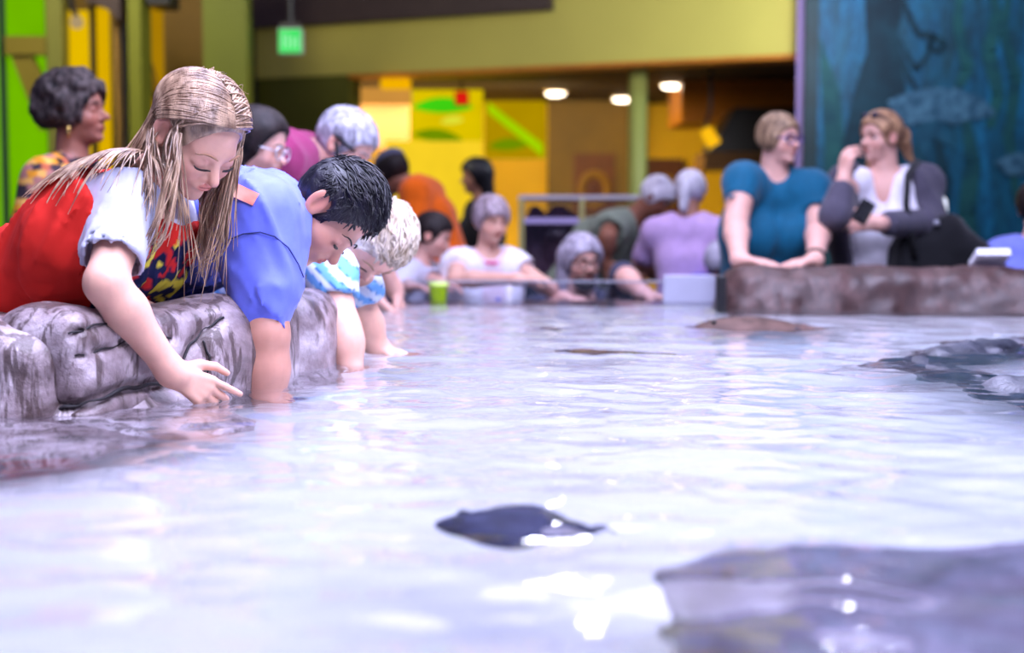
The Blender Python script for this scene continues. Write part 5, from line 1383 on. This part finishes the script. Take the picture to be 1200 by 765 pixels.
# --- bearded man crouching behind the acrylic
J = stander('man with long grey hair, glasses and a dark beard, crouching behind the clear acrylic wall', (682, 306), 6.05, 1.76, 18, 14, f=(.36, -.92, -.12), u=(0, 0, 1), skin_m=ROSY, hs=.21, fine=1, sit=.25, build=1.05,
    arms={'R': dict(wr=at(660, 350, 5.75), hint=V(-.8, 0, -.5), d=V(.3, -.5, 0), n=V(0, 0, -1)), 'L': dict(wr=at(752, 343, 5.62), el=at(730, 322, 5.85), hint=V(.8, 0, .2), d=V(.8, -.3, -.2), n=V(0, 0, -1), L=.19)})
top(J, fabric('charcoal_hoodie', srgb(60, 62, 84)), 1.75, .022, h=.012, r0=.07, r1=.045, name='hoodie', neckr=.05, sides='R', extra=[('c', J.neck - J.fw * .06 + J.rc * .07, J.neck - J.fw * .06 - J.rc * .07, .05, .05, .03)])
clad(J, 'hoodie_sleeve', [('c', J.sh['L'], J.el['L'], .062, .052, .03)], fabric('charcoal_hoodie', srgb(60, 62, 84)), .006, .012)
trousers(J, m_jeans, m_shoe)
longhair(J, hair_mat('ash_grey_hair', srgb(120, 112, 126), srgb(206, 198, 214), .4), .75, -.05, t=.08, hl=.27, wid=.36)
hd = J.hd; clad(J, 'beard', [hd.e((0, .20, -.40), (.22, .20, .17), .05), hd.e((0, .36, -.21), (.12, .05, .03), .03)], H_DKBR, .004, .007, cuts=[hd.e((0, .42, -.265), (.08, .06, .03), .01), hd.e((0, .12, -.10), (.36, .34, .15), .02)])
face_bits(J, (.03, .025, .025), eye=(0, 1, -.05)); glasses(J, plain('black_frame', (.01, .01, .012), .4), r=.10)

# --- bent figure in grey green
J = stander('white haired person in a grey green tee bending down beside the lilac shirt', (770, 232), 7.3, 1.66, 62, 48, f=(.62, -.45, -.62), u=(.5, -.2, .75), skin_m=BROWN, hs=.19, build=1.15,
    arms={'R': dict(wr=at(708, 306, 7.1), el=at(712, 278, 7.05), d=V(.4, -.2, -.8), n=V(.3, .5, 0)), 'L': dict(wr=at(748, 312, 7.3), hint=V(.3, .3, -.2), d=V(.3, -.3, -.8), n=V(-.3, 0, 0))})
top(J, fabric('grey_green_jersey', srgb(128, 140, 122)), .65, .02, h=.013, r0=.085, r1=.08, folds=folds_dir(V(.5, 0, -.6), 10, .010)); trousers(J, m_navy, m_shoe)
hair_shell(J, H_WHITE, .07, hl=.26, low=-.3, h=.009, noise=.05, freq=12, extra=[J.hd.e((-.2, -.3, .3), (.2, .2, .18), .05), J.hd.e((.15, -.1, .45), (.22, .22, .15), .05)])
face_bits(J, srgb(180, 176, 184), eye=(0, 1, -.3))

# --- lilac shirt seen from behind
J = stander('person in a lilac tee with white hair, seen from behind near the green column', (810, 224), 6.9, 1.42, 160, 4, f=(.45, .85, -.15), skin_m=TAN, hs=.18, build=.82,
    arms={'R': dict(wr=at(838, 300, 6.7), hint=V(.7, -.2, -.3), d=V(0, .4, -.8), n=V(-1, 0, 0)), 'L': dict(wr=at(790, 300, 7.15), d=V(-.3, .3, -.8), n=V(1, 0, 0), hint=V(-.6, -.2, -.2))})
top(J, fabric('lilac_jersey', srgb(208, 176, 224)), .75, .02, h=.012, r0=.06, r1=.06, folds=folds_dir(V(0, 0, 1), 9, .010)); trousers(J, m_blackc, m_shoe)
hair_shell(J, H_WHITE, .07, hl=.28, low=-.3, h=.009, noise=.04, freq=12, extra=[J.hd.cc((0, -.45, -.05), (0, -.5, -.55), .17, .10, .1)])

# --- child crouching at the end of the rock, blue shirt and pale hair
J = stander('child with pale hair in a blue shirt, crouched low left of the teal shirted woman', (846, 311), 6.5, 1.0, 35, 55, f=(.1, -.75, -.65), u=(-.1, -.6, .6), skin_m=PALE, child=True, hs=.19, sit=.15)
top(J, fabric('violet_blue_shirt', srgb(96, 88, 200)), .7, .015, h=.013, r0=.055, r1=.055); trousers(J, m_navy, m_shoe)
hair_shell(J, hair_mat('pale_ash_hair', srgb(150, 146, 164), srgb(206, 202, 220), .5), .07, hl=.26, h=.009, noise=.03)

# --- woman in teal
J = stander('woman in a teal top, short blond hair and glasses, both hands on the rock', (914, 163), 5.62, 1.62, 6, 12, f=(.64, -.76, -.06), u=(0, 0, 1), skin_m=ROSY, woman=True, build=.98, fine=1, hs=.192, arm_r=1.12, open_eyes=True,
    arms={'R': dict(sh=at(870, 214, 5.56), el=at(862, 262, 5.45), wr=at(866, 304, 5.16), d=V(.75, -.6, -.08), n=V(0, 0, -1), L=.18, curl=(.15, .2, .15)), 'L': dict(sh=at(950, 222, 5.66), el=at(960, 264, 5.58), wr=at(955, 305, 5.22), d=V(-.75, -.55, -.08), n=V(0, 0, -1), L=.18, curl=(.15, .2, .15))})
top(J, fabric('teal_jersey', srgb(0, 86, 116), .7), .6, .018, h=.009, r0=.064, r1=.066, neckr=.042, folds=folds_dir(V(0, 0, 1), 8, .012, 4.0), name='teal_top', hem=.10); trousers(J, m_jeans, m_shoe)
hd = J.hd; hair_shell(J, hair_mat('dark_blond_hair', srgb(84, 62, 46), srgb(170, 140, 108), .5, .3), .045, hl=.30, low=-.32, h=.006, noise=.035, freq=14, ear=False, facecut=(0, .52, -.22), fr=(.5, .46, None), extra=[hd.e((sg * .28, -.05, -.02), (.13, .25, .22), .06) for sg in (1, -1)])
face_bits(J, srgb(110, 84, 60), eye=(0, 1, .05)); glasses(J, plain('violet_frame', srgb(60, 40, 120), .3), r=.095)
w_ = J.wr['L']; R = headframe(nrm(w_ - J.el['L']), V(0, 0, 1)); MB().tube([w_ - R[:, 1] * .02 + .034 * (math.cos(t) * R[:, 0] + math.sin(t) * R[:, 2]) for t in np.linspace(0, 2 * math.pi, 17)], .009, 6, caps=False).build('wrist_band', m_blackc, J.o, smooth=True)

# --- woman in the charcoal cardigan
J = stander('woman in white top and charcoal cardigan, sunglasses on her head, hand at her mouth', (1031, 160), 5.75, 1.60, -18, 0, f=(-.86, -.50, -.08), u=(.04, 0, 1), skin_m=ROSY, woman=True, build=1.05, fine=1, hs=.198, open_eyes=True,
    arms={'R': dict(sh=at(994, 216, 5.72), el=at(980, 252, 5.45), wr=at(989, 211, 5.50), d=V(.12, .0, .9), n=V(.8, .4, 0), L=.175, curl=(.5, .6, .4), thumb=.2), 'L': dict(sh=at(1080, 216, 5.80), el=at(1090, 262, 5.66), wr=at(1030, 262, 5.42), d=V(-.95, -.1, .05), n=V(.1, .8, -.3), L=.175, curl=(.5, .6, .4), thumb=.2)})
top(J, fabric('white_vneck_cloth', srgb(226, 222, 232), .8), .3, .012, h=.009, neckr=.05, name='white_top', sides='', hem=.12, folds=folds_dir(V(0, 0, 1), 9, .010, 8.0), vneck=[('c', J.neck + J.fw * .07 + J.up * .01, J.chest + J.fw * .13 + J.up * .03, .045, .012, .008)])
card = top(J, fabric('charcoal_knit', srgb(74, 70, 84)), 1.86, .030, h=.010, r0=.075, r1=.046, neckr=.085, name='cardigan', hem=.16, cuts=[('c', J.neck + J.fw * .16 - J.rc * .02, J.pel + J.fw * .20 - J.rc * .02 - J.up * .2, .13, .16, .01), ('c', J.neck + J.fw * .02, J.neck + J.fw * .14 - J.up * .1, .05, .075, .01)], folds=folds_dir(V(0, 0, 1), 11, .008))
clad(J, 'cardigan_sleeve', [('c', J.el['L'], lerp(J.el['L'], J.wr['L'], .8), .030 * J.H, .024 * J.H, .02)], fabric('charcoal_knit', srgb(74, 70, 84)), .012, .010)
trousers(J, m_blackc, m_shoe)
hd = J.hd
hr = hair_shell(J, H_AUB, .045, hl=.31, low=-.25, h=.006, noise=.03, freq=16, extra=[hd.cc((0, -.42, .06), (0, -.62, .0), .14, .16, .06), hd.cc((0, -.62, .0), (-.1, -.74, -.5), .15, .07, .08), hd.cc((.22, .0, -.35), (.30, .18, -.95), .09, .05, .06)])
MB().tube([hd.w(.13 * math.cos(t), -.47 - .02 * math.sin(t), .02 + .13 * math.sin(t)) for t in np.linspace(0, 2 * math.pi, 17)], .012, 6, caps=False).build('hair_tie', m_blackc, hr, smooth=True)
face_bits(J, srgb(120, 80, 56), eye=(0, 1, .0))
g = MB()
for sg in (1, -1):
    g.sphere(hd.w(sg * .13, .26, .44), V(.10, .05, .075) * hd.s, 14, hd.R @ RXYZ(.9, 0, 0)); g.tube([hd.w(sg * .24, .24, .44), hd.w(sg * .36, .05, .28), hd.w(sg * .385, -.08, .12)], .012 * hd.s, 6)
g.build('sunglasses', plain('violet_black_gloss', (.012, .008, .03), .12, .1, 10), J.o, smooth=True)
w_ = J.wr['R']; MB().tube([w_ - V(0, 0, .015) + .027 * (math.cos(t) * V(1, 0, 0) + math.sin(t) * V(0, 1, 0)) for t in np.linspace(0, 2 * math.pi, 17)], .005, 6, caps=False).build('bracelet', plain('pale_bead', (.6, .5, .5), .4), J.o, smooth=True)
CW = J
# phone in her left hand
c = at(1012, 248, 5.34); o = tag(MB().box(c - V(.03, .005, .045), c + V(.03, .005, .045), R=RXYZ(.1, .5, .1), c=c, bev=.004).build('phone', plain('black_glass', (.008, .008, .01), .15), None, c - V(0, 0, .04)), 'small black phone held before the white top', 'phone')
# shoulder bag
def bag():
    c = at(1090, 288, 5.62); r = empty('shoulder_bag', c - V(0, 0, .14)); tag(r, 'big black shoulder bag hanging at the hip of the cardigan woman', 'bag')
    P_ = [('b', c + V(.03, 0, -.06), RXYZ(0, .12, .2), V(.19, .065, .09), .04, .04), ('c', c + V(-.02, 0, .05), c + V(.06, 0, .06), .055, .06, .05), ('c', c + V(.06, 0, .06), c + V(.17, .02, -.04), .05, .06, .05)]
    G = Grid(c - V(.32, .2, .3), c + V(.32, .2, .3), .011).add(P_); G.func(folds_dir(V(0, 0, 1), 9, .012, 3.3)); v, f = G.net(1); put('pouch', v, f, m_blackc, r)
    q = [at(1072, 300, 5.52), at(1062, 240, 5.50), at(1064, 205, 5.60), at(1074, 190, 5.76), at(1092, 205, 5.93), at(1110, 262, 5.78)]
    MB().tube(np.array(q), .014, 8).build('strap', m_blackc, r, smooth=True)
    MB().box(c + V(-.01, -.082, .08), c + V(.012, -.07, .10), bev=.004).build('metal_clasp', m_alu, r)
bag()
# added stem lights standing in for bluish glints near the two women
for (px, py, Y, lab) in ((1103, 243, 6.3, 'added cool white glint on a stem behind the black shoulder bag'), (880, 316, 6.4, 'added cool white glint on a stem between the two standing women')):
    if px < 900: px = 981
    c = at(px, py, Y); r = empty('glint_stand', V(c[0], c[1], 0)); tag(r, lab, 'lamp', 'added glint lights before the mural')
    MB().tube([V(c[0], c[1], 0), c - V(0, 0, .04)], .012, 8).build('stem', m_black, r, smooth=True)
    MB().lathe(c, [(.012, -.045), (.028, -.03), (.024, .03), (.006, .055)], 14).build('glint_bulb', glow('cool_glint', (.78, .82, 1), 1.6), r, smooth=True)
    MB().lathe(V(c[0], c[1], 0), [(.08, 0), (.08, .02), (.02, .03)], 14).build('foot', m_black, r, smooth=True)

# --- person cut by the right edge
J = stander('person in a pale blue shirt cut off by the right edge of the picture', (1217, 244), 5.8, 1.30, 140, 8, f=(.5, .8, -.3), skin_m=ROSY, child=True, hs=.205, build=1.15)
top(J, fabric('pale_blue_shirt', srgb(120, 130, 214)), .8, .02, h=.013, r0=.07, r1=.065); trousers(J, m_jeans, m_shoe)
hair_shell(J, H_DKBR, .07, h=.009, low=-.35, ear=False)

# --- lime cup on the far edge
c = at(515, 346, 5.52); r = empty('cup', V(c[0], c[1], .80)); tag(r, 'lime green tumbler standing at the far pool edge before the pale grey shirt', 'cup')
MB().lathe(V(c[0], 5.44, .80), [(.028, .0), (.036, .075), (.038, .075), (.033, .072)], 18).build('tumbler', plain('lime_plastic', srgb(190, 232, 20), .35), r, smooth=True)
MB().lathe(V(c[0], 5.44, .80), [(.039, .070), (.040, .082), (.030, .086), (.002, .087)], 18).build('lid', plain('pale_lime_plastic', srgb(214, 240, 120), .35), r, smooth=True)
